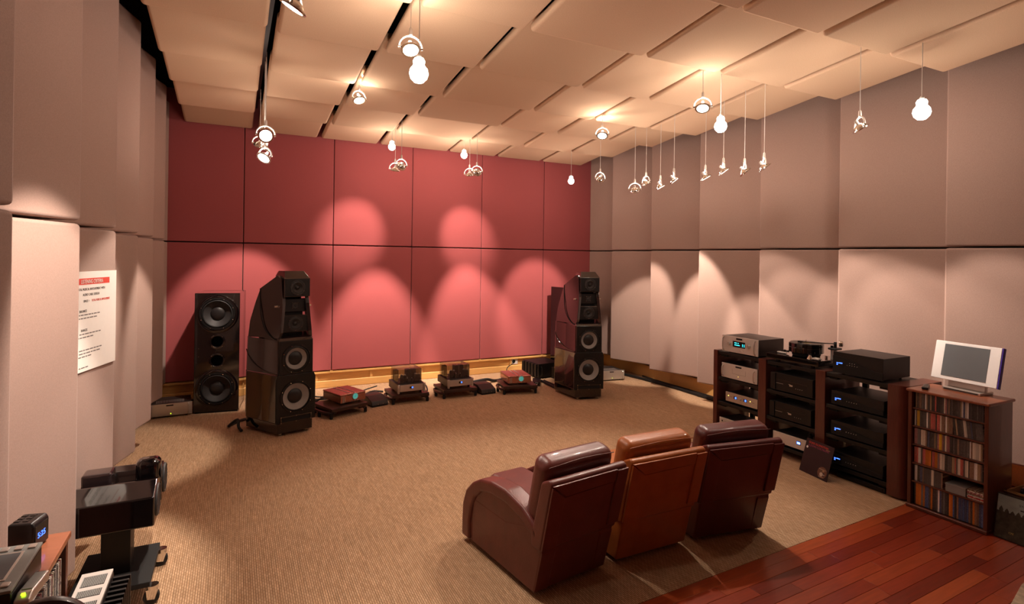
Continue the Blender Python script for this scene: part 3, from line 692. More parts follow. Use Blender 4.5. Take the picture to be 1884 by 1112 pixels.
cable(wander((-.80, 8.25, 0), (-.38, 8.46, 0), 4, .03, .02, .09), .012, 'black cable behind the left subwoofer')
cable([(5.6, 7.95, .022), (5.9, 7.6, .022), (6.02, 6.9, .022), (6.04, 6.2, .022), (6.02, 5.5, .022), (6.06, 4.9, .022), (6.03, 4.2, .022)], .022, 'bundle of black cable along the foot of the right wall')
cable([(6.165, 7.3, .014), (6.15, 6.8, .014), (6.16, 6.1, .014), (6.15, 5.4, .014), (6.16, 4.8, .014)], .014, 'thinner black cable beside the bundle along the right wall')

# ------------------------------------------------------------------ recliners
ARM_OUT = [(-.05, .40), (.04, .455), (.127, .495), (.29, .528), (.46, .522), (.60, .49), (.70, .435), (.78, .36), (.822, .26), (.83, .15), (.83, .03)]
ARM_IN = [(.725, .03), (.728, .16), (.70, .27), (.655, .35), (.58, .412), (.46, .44), (.29, .445), (.13, .41), (-.03, .335)]
def recliner(loc, rz, w, lm, label, left_arm=False, right_arm=False):
    t = thing('recliner', label, 'recliner', loc, rz, 'row of three leather recliners')
    ox = .0
    B().prism([(0, .03), (-.085, .37), (.06, .40), (.30, .33), (.70, .33), (.70, .03)], .004, w - .004, 'x', .012, 3).done('base', lm, t)
    # reclining back: outer shell with a raised border and a lower flap at the right side
    ln = -.245
    def P(y, z): return (y + ln * z, z)
    sh = B().prism([P(.0, .30), P(.0, .715), P(.035, .735), P(.10, .70), P(.11, .36), P(.09, .30)], -.012, w + .012, 'x', .016, 3)
    sh = sh.done('back_shell', lm, t)
    B().prism([P(-.012, .335), P(-.012, .70), P(.01, .70), P(.01, .335)], w - .075, w + .016, 'x', .006, 2).done('side_flap', lm, t)
    B().prism([(-.008, .31), (.095, .315), (.095, .62), (-.008, .70)], -.011, .004, 'y', .004).done('back_border', lm, sh)
    for v in sh.children[-1].data.vertices: v.co.y += ln * v.co.z
    B().prism([(-.008, .708), (.10, .626), (w - .08, .632), (w - .08, .708)], -.011, .004, 'y', .004).done('back_border', lm, sh)
    for v in sh.children[-1].data.vertices: v.co.y += ln * v.co.z
    sm = B(); q = lambda x, z: (x, ln * z - .001, z)
    sm.tube([q(.10, .31), q(.10, .615)], .003, 6, 0).tube([q(.10, .615), q(w - .10, .625)], .003, 6, 0).tube([q(0, .705), q(.10, .615)], .0025, 6, 0)
    sm.tube([q(.012, .308), q(.10, .312)], .003, 6, 0)
    sm.done('stitching', lm, sh)
    # head and back cushion
    cu = B().box(-w / 2 + .012, w / 2 - .012, -.075, .075, -.215, .215, .06, 5)
    for v in cu.bm.verts:
        k = 1 - (v.co.x / (w / 2)) ** 2
        if v.co.z > .1: v.co.z += .012 * k
        if v.co.y > 0: v.co.y += .02 * k
    cu.done('back_cushion', lm, t, (w / 2, .018, .598), (.235, 0, 0), ang=80)
    st = B(); st.tube([(.03, -.095, .775), (w / 2, -.098, .789), (w - .03, -.095, .775)], .003, 6, 4).done('cushion_seam', lm, t)
    x0, x1 = (.125 if left_arm else .01), (w - .125 if right_arm else w - .01)
    se = B().box(x0, x1, .06, .72, .30, .455, .045, 4)
    for v in se.bm.verts:
        if v.co.z > .4: v.co.z += .02 * (1 - ((v.co.x - (x0 + x1) / 2) / ((x1 - x0) / 2)) ** 2)
    se.done('seat_cushion', lm, t, ang=80)
    B().box(x0, x1, .69, .765, .06, .40, .03, 3).done('footrest', lm, t, ang=70)
    for s, on in ((0, left_arm), (1, right_arm)):
        if not on: continue
        a0, a1 = (.0, .118) if s == 0 else (w - .118, w)
        B().prism(ARM_OUT + ARM_IN, a0 - .012, a1, 'x', .02, 3).done('arm_roll', lm, t, ang=45)
        B().prism([(0, .03), (.735, .03), (.735, .16), (.705, .28), (.655, .36), (.58, .42), (.46, .45), (.29, .455), (.13, .42), (-.06, .34), (-.07, .28)], a0 + .006, a1 - .012, 'x', .004).done('arm_panel', lm, t, ang=45)
    for x in (.06, w - .06):
        for y in (.08, .64): B().cyl((x, y, 0), (x, y, .034), .018, .022, 12).done('foot', 'matte_black', t)
    return t
recliner((1.564, 2.775, 0), math.radians(7.6), .565, 'leather_maroon', 'reddish brown leather recliner with a rounded arm, leftmost of the three', True, True)
recliner((2.209, 2.855, 0), math.radians(-.5), .59, 'leather_tan', 'orange-tan leather recliner in the middle of the row')
recliner((2.871, 2.848, 0), math.radians(-8.8), .595, 'leather_plum', 'dark maroon leather recliner, rightmost of the three', False, True)
t = thing('tablet', 'dark flat tablet lying on the arm of the leftmost recliner', 'tablet', (1.985, 3.20, .531), math.radians(20))
B().box(-.075, .075, -.055, .055, .02, .032, .004, rx=.0).done('case', 'plastic_black', t)
B().box(-.066, .066, -.047, .047, .032, .0335).done('screen', 'screen_grey', t)
B().box(-.05, .05, -.03, .03, .0, .021, .004).done('stand', 'plastic_black', t)

# ------------------------------------------------------------------ equipment rack
RX = 4.95                                             # front plane of the rack, fronts face -x
def front(name, label, cat, y_mid, z, group=None, x=RX):
    """a thing whose local -y looks out of the rack (towards -x)"""
    return thing(name, label, cat, (x, y_mid, z), -PI / 2, group)
rk = thing('audio_rack', 'three-bay equipment rack with reddish wooden uprights and black shelves', 'rack', (RX, 3.675, 0), -PI / 2)
ly = lambda y: 3.675 - y                               # world y -> local x
POSTS = [(4.622, 4.568), (4.016, 3.924), (3.378, 3.282), (2.731, 2.585)]
for k, (a, b_) in enumerate(POSTS):
    x0, x1 = ly(a), ly(b_)
    if k == 3:
        n = 8; pr = [(x0, -.01), (x1 - .07, -.01)] + [(x1 - .07 + .07 * math.sin(i / n * PI / 2), .06 - .07 * math.cos(i / n * PI / 2)) for i in range(1, n + 1)] + [(x1, .52), (x0, .52)]
    else: pr = [(x0, -.012), (x1, -.012), (x1, .52), (x0, .52)]
    up_ = B().prism(pr, .018, .95, 'z', .004 if k != 3 else 0).done('upright', 'rack_wood', rk, ang=50)
    for y in (.05, .46): B().cyl(((x0 + x1) / 2, y, 0), ((x0 + x1) / 2, y, .02), .016, seg=12).done('foot', 'silver', up_)
for (a, b_) in ((4.566, 4.018), (3.922, 3.380), (3.280, 2.733)):
    for z in (.945, .652, .378, .112):
        if z == .112 and a == 4.566: z = .125
        s_ = B().box(ly(a), ly(b_), .0, .48, z - .038, z, .006, 3).done('shelf', 'satin_black', rk)
        for yy in (ly(a) + .05, ly(b_) - .05): B().box(yy - .04, yy + .04, .03, .45, z - .062, z - .0385, .006).done('bracket', 'matte_black', s_)
    B().box(ly(a), ly(b_), .485, .50, .02, .10).box(ly(a) + .05, ly(a) + .10, .47, .50, .1, .90).box(ly(b_) - .10, ly(b_) - .05, .47, .50, .1, .90).done('back_brace', 'matte_black', rk)
def bars(t, zs, h, xs, m='silver', out=.034, r=.006):
    for x in xs:
        g = B(); g.tube([(x, 0, zs), (x, -out, zs + .012), (x, -out, zs + h - .012), (x, 0, zs + h)], r, 8, 3); g.done('handle', m, t)
def chassis(t, w, d, z0, z1, body, face, face_t=.012, ft=.012):
    feet(t, w - .02, d, z0, .014)
    B().box(-w / 2 + .006, w / 2 - .006, 0, d, z0, z1 - .003, .003).done('chassis', body, t)
    return B().box(-w / 2, w / 2, -face_t, .001, z0 - .004, z1, .003).done('front_panel', face, t)
# bay 1
t = front('preamplifier', 'silver preamplifier with turquoise number display on top of the rack', 'preamplifier', 4.262, .9455)
f = chassis(t, .475, .40, .018, .19, 'dark_metal', 'silver_pale'); bars(t, .03, .14, (-.212, .205))
B().box(-.09, .075, -.0145, -.011, .075, .14, .002).done('display', 'plastic_black', f)
text('11', .045, 'lcd_cyan', f, (.03, -.0152, .088), FACE, 'display_digits')
for x0, x1, z in ((-.065, -.035, .117), (-.02, -.01, .117), (-.065, .005, .095)): B().box(x0, x1, -.0152, -.0143, z, z + .008).done('display_mark', 'lcd_cyan', f)
for x in (-.135, .125): B().lathe([(.0, -.024), (.017, -.024), (.019, -.004), (.019, 0)], (x, -.012, .105), (0, 1, 0), 20).done('knob', 'silver', f)
B().box(-.045, .035, -.0145, -.011, .158, .176, .003).done('name_plate', 'plastic_black', f)
for k in range(6): B().cyl((-.085 + k * .028, -.016, .04), (-.085 + k * .028, -.011, .04), .004, seg=8).done('button', 'silver', f)
t = front('power_amplifier', 'silver component with two handles below the preamplifier', 'amplifier', 4.266, .6525)
f = chassis(t, .475, .40, .016, .172, 'dark_metal', 'silver_pale'); bars(t, .03, .115, (-.212, .205))
B().box(-.045, .035, -.0145, -.011, .142, .158, .003).done('name_plate', 'plastic_black', f)
B().box(-.01, -.004, -.0145, -.011, .045, .05).done('lamp', 'led_amber', f)
for x0, x1, z0, z1 in ((-.09, .09, .07, .0715), (-.09, -.0885, .07, .125), (.0885, .09, .07, .125)): B().box(x0, x1, -.0125, -.0115, z0, z1).done('panel_groove', 'dark_metal', f)
t = front('converter', 'slim silver converter with two blue displays on the third shelf of the left bay', 'converter', 4.232, .3785)
f = chassis(t, .42, .36, .032, .13, 'dark_metal', 'silver')
for x in (-.075, .055):
    B().box(x - .022, x + .022, -.0145, -.011, .07, .098, .001).done('display', 'plastic_black', f)
    B().box(x - .004, x + .016, -.0152, -.0143, .074, .094).done('display_glow', 'lcd_blue', f)
B().lathe([(.0, -.02), (.014, -.02), (.016, 0)], (-.01, -.012, .084), (0, 1, 0), 18).done('knob', 'silver', f)
for x in (-.17, .12): B().cyl((x, -.015, .09), (x, -.011, .09), .005, seg=8).done('lamp', 'led_amber', f)
for x in (-.14, -.125, .15, .165): B().cyl((x, -.014, .084), (x, -.011, .084), .003, seg=8).done('button', 'dark_metal', f)
for k, (ym, w) in enumerate(((4.406, .238), (4.152, .238))):
    t = front('power_supply', ('left', 'right')[k] + ' of the two small silver boxes on the bottom shelf of the left bay', 'audio unit', ym, .1255, 'pair of small silver boxes')
    f = chassis(t, w, .30, .01, .078, 'dark_metal', 'silver_pale', ft=.01)
    B().box(-.085, -.07, -.0145, -.011, .034, .052).done('emblem', 'plastic_black', f); B().box(-.06, .05, -.0135, -.0115, .042, .044).done('legend', 'ink_grey', f)
# bay 2: turntable and components
t = front('turntable', 'black turntable with thick glossy platter and long tonearm on the rack', 'turntable', 3.63, .9455, x=4.93)
feet(t, .50, .40, .03, .022, .06)
B().box(-.285, .285, 0, .44, .03, .078, .006).done('plinth', 'gloss_black', t)
tr = B(); tr.box(-.285, .285, 0, .006, .078, .084).box(-.285, -.279, 0, .44, .078, .084).box(.279, .285, 0, .44, .078, .084).done('plinth_edge', 'dark_metal', t)
B().lathe([(.0, .084), (.125, .084), (.13, .10), (.13, .118), (.122, .12)], (.005, .22, 0), seg=40).done('sub_platter', 'matte_black', t)
pl = B().lathe([(.155, .118), (.158, .121), (.158, .166), (.156, .168), (.156, .169), (.158, .171), (.158, .206), (.155, .210), (0, .210)], (.005, .22, 0), seg=56, cap0=True).done('platter', 'gloss_black', t)
B().lathe([(.152, .2105), (.15, .2125), (.05, .2128), (0, .2128)], (.005, .22, 0), seg=48).done('record', 'plastic_black', pl)
B().lathe([(.05, .2132), (0, .2134)], (.005, .22, 0), seg=28).done('record_label', 'ink_gold', pl)
B().lathe([(.012, .2135), (.012, .225), (.004, .23), (.004, .238), (0, .238)], (.005, .22, 0), seg=14).done('spindle_clamp', 'chrome', pl)
ar = B(); ar.tube([(.02, .13, .224), (.14, .22, .227), (.262, .30, .23)], .005, 8, 3); ta = ar.done('tonearm', 'satin_black', t)
B().box(-.018, .022, .115, .145, .216, .234, .004).done('headshell', 'matte_black', ta)
B().lathe([(.0, 0), (.024, 0), (.028, .006), (.028, .03), (.02, .036), (0, .036)], (.28, .312, .232), (.8, .55, .05), 20).done('counterweight', 'chrome', ta)
B().box(.20, .285, .26, .36, .17, .19, .008).cyl((.245, .31, .19), (.245, .31, .245), .014, seg=14).cyl((.225, .29, .19), (.225, .29, .21), .012, seg=12).done('arm_pivot', 'satin_black', ta)
B().cyl((.235, .31, .08), (.235, .31, .172), .03, seg=18).done('arm_base', 'silver', ta)
B().lathe([(.03, .084), (.028, .09), (.012, .115), (.012, .125), (0, .126)], (.16, .055, 0), seg=20, cap0=True).done('record_weight', 'chrome', t)
B().box(.19, .26, .04, .09, .084, .105, .01).done('control_dial', 'silver_pale', t)
B().cyl((.262, .15, .084), (.262, .15, .125), .011, seg=12).done('arm_lift', 'chrome', t)
B().box(-.235, -.135, .10, .118, .084, .098, .005, rz=.1).done('cleaning_brush', 'plastic_white', t)
B().box(-.225, -.205, .17, .20, .084, .11, .004).cyl((-.19, .18, .10), (-.15, .16, .10), .008, seg=10).done('motor_housing', 'dark_metal', t)
bx = B().box(-.02, .02, -.004, .002, 0, .014, .001).done('rack_badge', 'matte_black', rk, (ly(3.67), -.001, .918))
def dark_comp(ym, z, w, h, label, n, lamp=False):
    t = front('phono_stage', label, 'phono stage', ym, z, 'black components in the middle bay')
    f = chassis(t, w, .38, .018, h, 'matte_black', 'satin_black')
    for x in (-w / 2 - .001, w / 2 - .055): B().box(x, x + .056, -.022, -.011, .018, h - .004, .003).done('side_cheek', 'satin_black', f)
    B().box(-w / 2 + .06, w / 2 - .06, -.0155, -.011, h * .62, h * .66).done('panel_ridge', 'dark_metal', f)
    B().box(-w / 2 + .06, -w / 2 + .14, -.0145, -.0115, h * .45, h * .465).done('legend', 'silver', f)
    B().box(-.02, .014, -.0145, -.0115, h * .42, h * .50, .001).box(-.03, -.01, -.0145, -.0115, h * .5, h * .52).done('emblem', 'silver', f)
    for k in range(n): B().cyl((.05 + k * .022, -.014, h * .36), (.05 + k * .022, -.011, h * .36), .003, seg=8).done('button', 'silver', f)
    text('PHONO', .018, 'ink_grey', f, (-.07, -.0135, h * .8), FACE) if lamp else None
dark_comp(3.63, .6525, .46, .188, 'upper black component with silver emblem in the middle bay', 4)
dark_comp(3.64, .3785, .455, .170, 'lower black component in the middle bay of the rack', 4)
t = front('disc_player', 'silver player with a blue display on the bottom shelf of the middle bay', 'player', 3.62, .1125)
f = chassis(t, .42, .34, .03, .133, 'matte_black', 'silver_pale')
B().box(.055, .10, -.0145, -.011, .07, .105, .001).done('display', 'plastic_black', f); B().box(.06, .095, -.0152, -.0143, .076, .1).done('display_glow', 'lcd_blue', f)
text('188', .024, 'lcd_white', f, (.06, -.0158, .079), FACE, 'display_digits')
t = front('phono_weights', 'small black gadgets standing behind the leaning record sleeve', 'gadget', 3.47, .2475, x=5.0)
for x, h in ((-.03, .05), (.03, .035)): B().lathe([(.02, 0), (.02, h * .6), (.012, h * .65), (.014, h), (0, h)], (x, .05, 0), seg=14, cap0=True).done('knob', 'satin_black', t)
# bay 3: four black units with a curved front
def wave_unit(z, h, w, label, big=False):
    t = front('streaming_unit', label, 'audio unit', 2.985, z, 'black units with curved fronts in the right bay', x=4.945)
    f = chassis(t, w, .40, .02, h, 'satin_black', 'satin_black')
    n = 14; top = [(-w / 2 + .002, h - .003)] + [(w / 2 - .002, h - .003)] + [(w / 2 - .002 - (w - .004) * i / n, h * (.55 + .36 * (.5 + .5 * math.cos(PI * (i / n) * 1.0)) * (1 if i / n > .0 else 1)) - .02 * math.sin(PI * i / n)) for i in range(n + 1)]
    low = [(-w / 2 + .002, .02), (w / 2 - .002, .02)] + [(w / 2 - .002 - (w - .004) * i / n, h * (.40 + .42 * (.5 - .5 * math.cos(PI * i / n)))) for i in range(n + 1)]
    B().prism(low, -.018, -.0115, 'y').done('curved_front', 'matte_black', f)
    zd = h * .5
    B().box(-w / 2 + .035, -w / 2 + .10, -.0195, -.0175, zd - .017, zd + .017, .001).done('display', 'plastic_black', f)
    for a, b_, c in ((.038, .055, .004), (.06, .092, .006), (.038, .05, -.01)): B().box(-w / 2 + a, -w / 2 + b_, -.0202, -.0194, zd + c - .004, zd + c + .004).done('display_glow', 'lcd_blue', f)
    for k in range(5):
        for zz in ((zd - .002, zd + .016) if big and 0 < k < 4 else (zd - .004,)): B().cyl((-.085 + k * .022, -.0205, zz), (-.085 + k * .022, -.0175, zz), .003, seg=8).done('button', 'silver', f)
wave_unit(.9455, .205, .44, 'tall black unit with blue display on top of the right bay', True)
wave_unit(.6525, .14, .46, 'black curved-front unit on the second shelf of the right bay')
wave_unit(.3785, .14, .46, 'black curved-front unit on the third shelf of the right bay')
wave_unit(.1125, .13, .46, 'black curved-front unit on the lowest shelf of the right bay')
t = front('power_strip', 'long flat black power unit on the carpet under the right bay', 'power unit', 2.97, 0)
B().box(-.21, .21, .02, .30, 0, .045, .006).done('housing', 'plastic_black', t); B().box(-.19, .19, .014, .022, .012, .036, .002).done('socket_row', 'satin_black', t)
# record sleeve leaning on the rack
t = thing('record_sleeve', 'dark record sleeve with orange lettering leaning against the rack uprights', 'record sleeve', (4.765, 3.285, 0), -PI / 2 + math.radians(-10))
lean = -.30
sl = B().box(-.155, .155, -.003, .003, 0, .31, .001).done('cover', 'sleeve_dark', t, (0, .012, .001), (lean, 0, 0))
text('DUKE ELLINGTON', .026, 'ink_red', sl, (-.122, -.0036, .272), FACE); text('& JOHN COLTRANE', .026, 'ink_magenta', sl, (-.122, -.0036, .246), FACE)
text('Impulse', .014, 'ink_gold', sl, (.075, -.0036, .262), FACE)
B().lathe([(0, -.0004), (.011, -.0004)], (-.128, -.0032, .232), (0, 1, 0), 18).done('sticker', 'paper_white', sl)
ph = B().lathe([(0, -.0004), (.05, -.0004)], (.09, -.0032, .062), (0, 1, 0), 28).done('photo_disc', 'spine_brown', sl)
for (x, z, r, m) in ((.10, .08, .012, 'spine_tan'), (.075, .075, .011, 'spine_tan'), (.085, .045, .018, 'spine_cream'), (.108, .05, .014, 'spine_charcoal')): B().lathe([(0, -.0008), (r, -.0008)], (x, -.0032, z), (0, 1, 0), 16).done('photo_patch', m, ph)

# ------------------------------------------------------------------ disc cabinet
CX, CY0, CY1 = 4.91, 2.020, 2.556                     # front plane, right and left side
cab = thing('disc_cabinet', 'reddish wooden cabinet filled with rows of discs, right of the rack', 'cabinet', (CX, (CY0 + CY1) / 2, 0), -PI / 2)
hwid = (CY1 - CY0) / 2
for s in (-1, 1): B().box(min(s * hwid, s * (hwid - .026)), max(s * hwid, s * (hwid - .026)), 0, .36, .0, .932, .003).done('side_panel', 'cabinet_wood', cab)
B().box(-hwid - .012, hwid + .012, -.014, .375, .932, .955, .008, 3).done('top', 'cabinet_top', cab)
B().box(-hwid + .026, hwid - .026, .345, .36, .0, .932).done('back_panel', 'cabinet_wood', cab)
B().box(-hwid - .004, hwid + .004, -.016, .06, .0, .026, .006, 3).done('plinth', 'cabinet_wood', cab)
SHELF = [.026, .214, .362, .512, .659, .804]
for z in SHELF: B().box(-hwid + .027, hwid - .027, .012, .345, z - .012, z, .002).done('shelf', 'cabinet_wood', cab)
CASES = {}
def case_mesh(k, blu):
    key = (k, blu)
    if key not in CASES:
        h, d = (.171, .135) if blu else (.124, .14)
        CASES[key] = B().box(-d / 2, d / 2, -.5, .5, 0, h).mesh('disc_case', 'spine_' + k, False)
    return CASES[key]
rd = random.Random(21)
PAL = ['black'] * 9 + ['charcoal'] * 7 + ['cream'] * 6 + ['white'] * 3 + ['tan'] * 3 + ['brown'] * 3 + ['rose', 'navy', 'grey', 'red']
SN = {5: 'top', 4: 'second', 3: 'third', 2: 'fourth', 1: 'fifth', 0: 'bottom'}
ORD = ('first second third fourth fifth sixth seventh eighth ninth tenth eleventh twelfth thirteenth fourteenth fifteenth sixteenth seventeenth eighteenth nineteenth twentieth').split()
SEEN = {}
def disc(y, z, th, k, blu, row, lean=0, x=None, dz=0):
    o = link('film_case' if blu else 'disc_case', case_mesh(k, blu), None, ((CX + .03 + (.0675 if blu else .07)) if x is None else x, y, z), (lean, 0, 0)); o.scale = (1, th, 1)
    nm = 'tall film case' if blu else 'disc case'
    n = SEEN[(row, k)] = SEEN.get((row, k), 0) + 1
    return tag(o, f'{ORD[min(n, 20) - 1]} {k} {nm} from the left on the {SN[row]} shelf of the disc cabinet', 'film case' if blu else 'disc case', f'upright cases on the {SN[row]} cabinet shelf')
def fill(row, y, y_end, special=(), lean_from=None):
    z = SHELF[row] + .0006; i = 0; prev = None
    while True:
        th = rd.choice((.0098, .0098, .0098, .0118, .0075)) if row else rd.choice((.0115, .0135, .0135))
        if y - th < y_end: break
        sp = [c for (a, b_, c) in special if a <= i < b_]
        if sp: k = sp[0]
        elif row == 0: k = rd.choice(('blue', 'blue', 'navy', 'black', 'charcoal', 'black', 'navy', 'orange', 'brown', 'grey'))
        elif row == 5: k = rd.choice(PAL + ['black'] * 6)
        elif prev and rd.random() < .35: k = prev
        else: k = rd.choice(PAL)
        ln = 0
        if lean_from and i >= lean_from: ln = -.10
        disc(y - th / 2 - (.006 if ln else 0), z + (.0012 if ln else 0), th * .93, k, row == 0, row, ln); prev = k
        y -= th; i += 1
L0, R0 = CY1 - .034, CY0 + .036
fill(5, L0 - .006, R0)
fill(4, L0, R0, ((2, 4, 'yellow'), (12, 13, 'red'), (16, 18, 'red')), 27)
fill(3, L0, R0, ((18, 20, 'yellow'),))
fill(2, L0, R0, ((6, 8, 'red'), (8, 11, 'orange'), (13, 14, 'red'), (15, 17, 'orange')))
fill(1, L0, CY0 + .295)
fill(0, L0 - .004, R0, ((3, 4, 'orange'), (13, 14, 'white')))
z = SHELF[1] + .0008
t = thing('storage_box', 'flat grey box lying on the fifth shelf of the disc cabinet', 'box', (CX + .02, CY0 + .21, z), -PI / 2)
B().box(-.066, .066, 0, .2, 0, .058, .002).done('body', 'plastic_grey', t); B().box(-.068, .068, -.002, .202, .052, .064, .002).done('lid', 'plastic_grey', t)
for k in range(7):
    c = ('cream', 'red', 'white', 'tan', 'rose', 'cream', 'brown')[k]
    o = B().box(0, .14, -.05, .05, 0, .0088).done('disc_case', 'spine_' + c, None, (CX + .02 + rd.uniform(0, .01), CY0 + .087, z + k * .0101), (0, 0, rd.uniform(-.015, .015)))
    tag(o, ['lowest', 'second lowest', 'third lowest', 'middle', 'third highest', 'second highest', 'uppermost'][k] + ' disc case of the flat pile on the fifth cabinet shelf', 'disc case', 'flat pile of disc cases')
# monitor and remote on the cabinet
t = thing('monitor', 'white flat monitor with grey screen standing on the disc cabinet', 'monitor', (5.20, 2.285, .9555), -PI / 2 - math.radians(6))
B().box(-.135, .135, -.075, .09, 0, .022, .005).done('base', 'silver', t)
B().box(-.12, .12, -.079, -.0745, .006, .014).done('base_slot', 'plastic_black', t)
B().box(-.13, .13, -.005, .03, .02, .10, .004, rx=-.15).done('stand_neck', 'silver', t)
pn = B().box(-.232, .232, -.018, .012, -.155, .155, .006).done('panel', 'plastic_white', t, (.0, -.01, .225), (-.22, 0, 0))
B().box(-.158, .158, -.0205, -.0175, -.125, .133, .001).done('screen', 'screen_grey', pn)
B().box(.2325, .2405, -.014, .02, -.156, .156, .003).done('side_trim', 'plastic_purple', pn)
t = thing('remote_control', 'black remote control lying on the disc cabinet left of the monitor', 'remote', (5.03, 2.49, .9555), math.radians(22))
B().box(-.085, .085, -.022, .022, 0, .022, .009, 3).done('body', 'plastic_black', t)
for k in range(5):
    for j in (-1, 1): B().box(-.055 + k * .02, -.045 + k * .02, j * .008 - .004, j * .008 + .004, .0215, .024, .001).done('button', 'plastic_grey', t)
# crate of records and a framed sleeve at the right edge
t = thing('record_box', 'open cardboard box of records beside the disc cabinet', 'box', (5.30, 1.80, 0), math.radians(-3))
for a in ((-.17, -.165, -.19, .19), (.165, .17, -.19, .19), (-.17, .17, .185, .19), (-.17, .17, -.19, -.185)): B().box(*a, .0, .30).done('side', 'cardboard', t)
B().box(-.17, .17, -.19, .19, 0, .006).done('bottom', 'cardboard', t)
B().box(-.235, -.165, -.18, .18, .294, .299, ry=.35).done('flap', 'cardboard', t)
for k in range(14):
    o = B().box(-.0022, .0022, -.155, .155, 0, .305).done('record', 'spine_' + rd.choice(('charcoal', 'black', 'cream', 'tan', 'brown', 'navy')), None, (5.20 + k * .017, 1.80 - .003, .0075), (0, .06, math.radians(-3)))
    tag(o, 'record sleeve standing inside the open cardboard box', 'record', 'records in the cardboard box')
t = thing('record_sleeve', 'pictorial record sleeve leaning at the right edge of the picture', 'record sleeve', (4.945, 1.838, 0), -PI / 2)
sv = B().box(-.157, .157, -.004, .004, 0, .315, .001).done('cover', 'plastic_black', t, (0, .0, .001), (-.18, 0, 0))
mat('print_sky', '8b9a96', .3, noise=(9, (1, 1, 2), .25), coat=.4); mat('print_town', '3a3a30', .3, noise=(30, (1, 1, 1), .6), coat=.4); mat('print_pale', 'a8a890', .4, noise=(20, (1, 1, 1), .3))
B().box(-.152, .152, -.0046, -.0038, .19, .305).done('print_sky', 'print_sky', sv)
B().box(-.152, .152, -.0046, -.0038, .006, .1899).done('print_town', 'print_town', sv)
for k in range(9):
    x = -.14 + k * .033; h = rd.uniform(.02, .06)
    B().prism([(x, .16), (x + .024, .16), (x + .024, .185 + h * .5), (x + .012, .19 + h), (x, .185 + h * .5)], -.0052, -.0044, 'y').done('print_tower', 'print_town', sv)
text('SYMPHONY', .022, 'ink_black', sv, (-.03, -.0052, .255), FACE); B().box(-.02, .06, -.0052, -.0044, .226, .234).done('print_line', 'ink_black', sv); text('CFE', .018, 'ink_gold', sv, (-.075, -.0052, .05), FACE)
t = thing('rug', 'patterned beige rug corner on the hardwood floor', 'rug', (4.35, 1.27, 0), math.radians(5))
B().prism([(-.75, -.5), (.62, -.5), (.62, .30), (.5, .335), (0, .335), (-.35, .29), (-.6, .2), (-.75, .0)], 0, .012, 'z', .003).done('pile', 'rug_beige', t)

# ------------------------------------------------------------------ left foreground
con = thing('record_console', 'wooden console with records standing under its top, along the left wall', 'console', (-.59, 2.28, 0), PI / 2)
# local x runs along +y of the room, local -y looks into the room
B().box(-.60, .595, 0, .345, .775, .80, .004).done('top', 'console_wood', con)
for x in (-.59, -.02, .555): B().box(x, x + .03, .008, .34, 0, .774, .003).done('side_panel', 'console_dark', con)
B().box(-.59, .585, .328, .34, 0, .774).done('back_panel', 'console_dark', con)
for z in (.05, .42): B().box(-.56, .555, .012, .328, z - .02, z, .002).done('shelf', 'console_dark', con)
for k in range(34):
    c = rd.choice(('cream', 'white', 'tan', 'brown', 'charcoal', 'grey', 'rose'))
    o = B().box(-.155, .155, -.0022, .0022, 0, .31).done('record', 'spine_' + c, None, (-.757, 2.78 - k * .0125, .4212), (0, 0, 0))
    tag(o, 'record sleeve standing on the shelf of the left console', 'record', 'records in the left console')
t = thing('clock_radio', 'black clock radio with blue digits on the wooden console', 'clock radio', (-.715, 2.785, .8005), math.radians(-14))
B().prism([(-.055, 0), (.05, 0), (.055, .095), (.045, .112), (-.03, .112), (-.055, .08)], -.05, .05, 'y', .008, 3).done('body', 'plastic_black', t)
B().box(.0525, .0555, -.042, .042, .01, .092, .001).done('display', 'plastic_black', t)
text('5:25', .03, 'lcd_blue', t, (.0562, -.03, .042), (PI / 2, 0, PI / 2), 'display_digits')
for i in range(2):
    for j in range(3): B().box(-.026 + i * .03, -.008 + i * .03, -.03 + j * .024, -.014 + j * .024, .111, .1145, .001).done('button', 'dark_metal', t)
t = thing('touch_remote', 'grey touch-screen remote control with square keys at the left edge', 'remote', (-.722, 2.455, .8005), -PI / 2 - .08)
bd = B().prism([(-.125, 0), (.125, 0), (.125, .05), (-.125, .088)], -.10, .10, 'y', .008, 3).done('body', 'plastic_black', t)
fc = B().box(-.128, .128, -.102, .102, -.006, .006, .004).done('face', 'plastic_grey', t, (0, 0, .074), (0, .151, 0))
B().box(-.082, .072, -.066, .066, .0055, .0085, .002).done('screen_frame', 'silver', fc); B().box(-.074, .064, -.058, .058, .008, .0095).done('screen', 'screen_grey', fc)
for k in range(5): B().box(-.115, -.092, -.088 + k * .039, -.064 + k * .039, .005, .012, .003).done('key', 'silver', fc)
for k in range(3): B().box(.086, .108, -.088 + k * .076, -.064 + k * .076, .005, .012, .003).done('key', 'silver', fc)
t = thing('charger', 'small silver charger with a green lamp beside the touch remote', 'charger', (-.598, 2.40, .8005), -PI / 2 - .1)
B().prism([(-.08, 0), (.08, 0), (.08, .02), (.05, .035), (-.08, .035)], -.022, .022, 'y', .006, 3).done('body', 'silver', t)
B().box(-.07, .04, -.015, .015, .0345, .038, .003).done('cover', 'plastic_grey', t); B().box(.06, .068, -.005, .005, .031, .036).done('lamp', 'led_green', t)
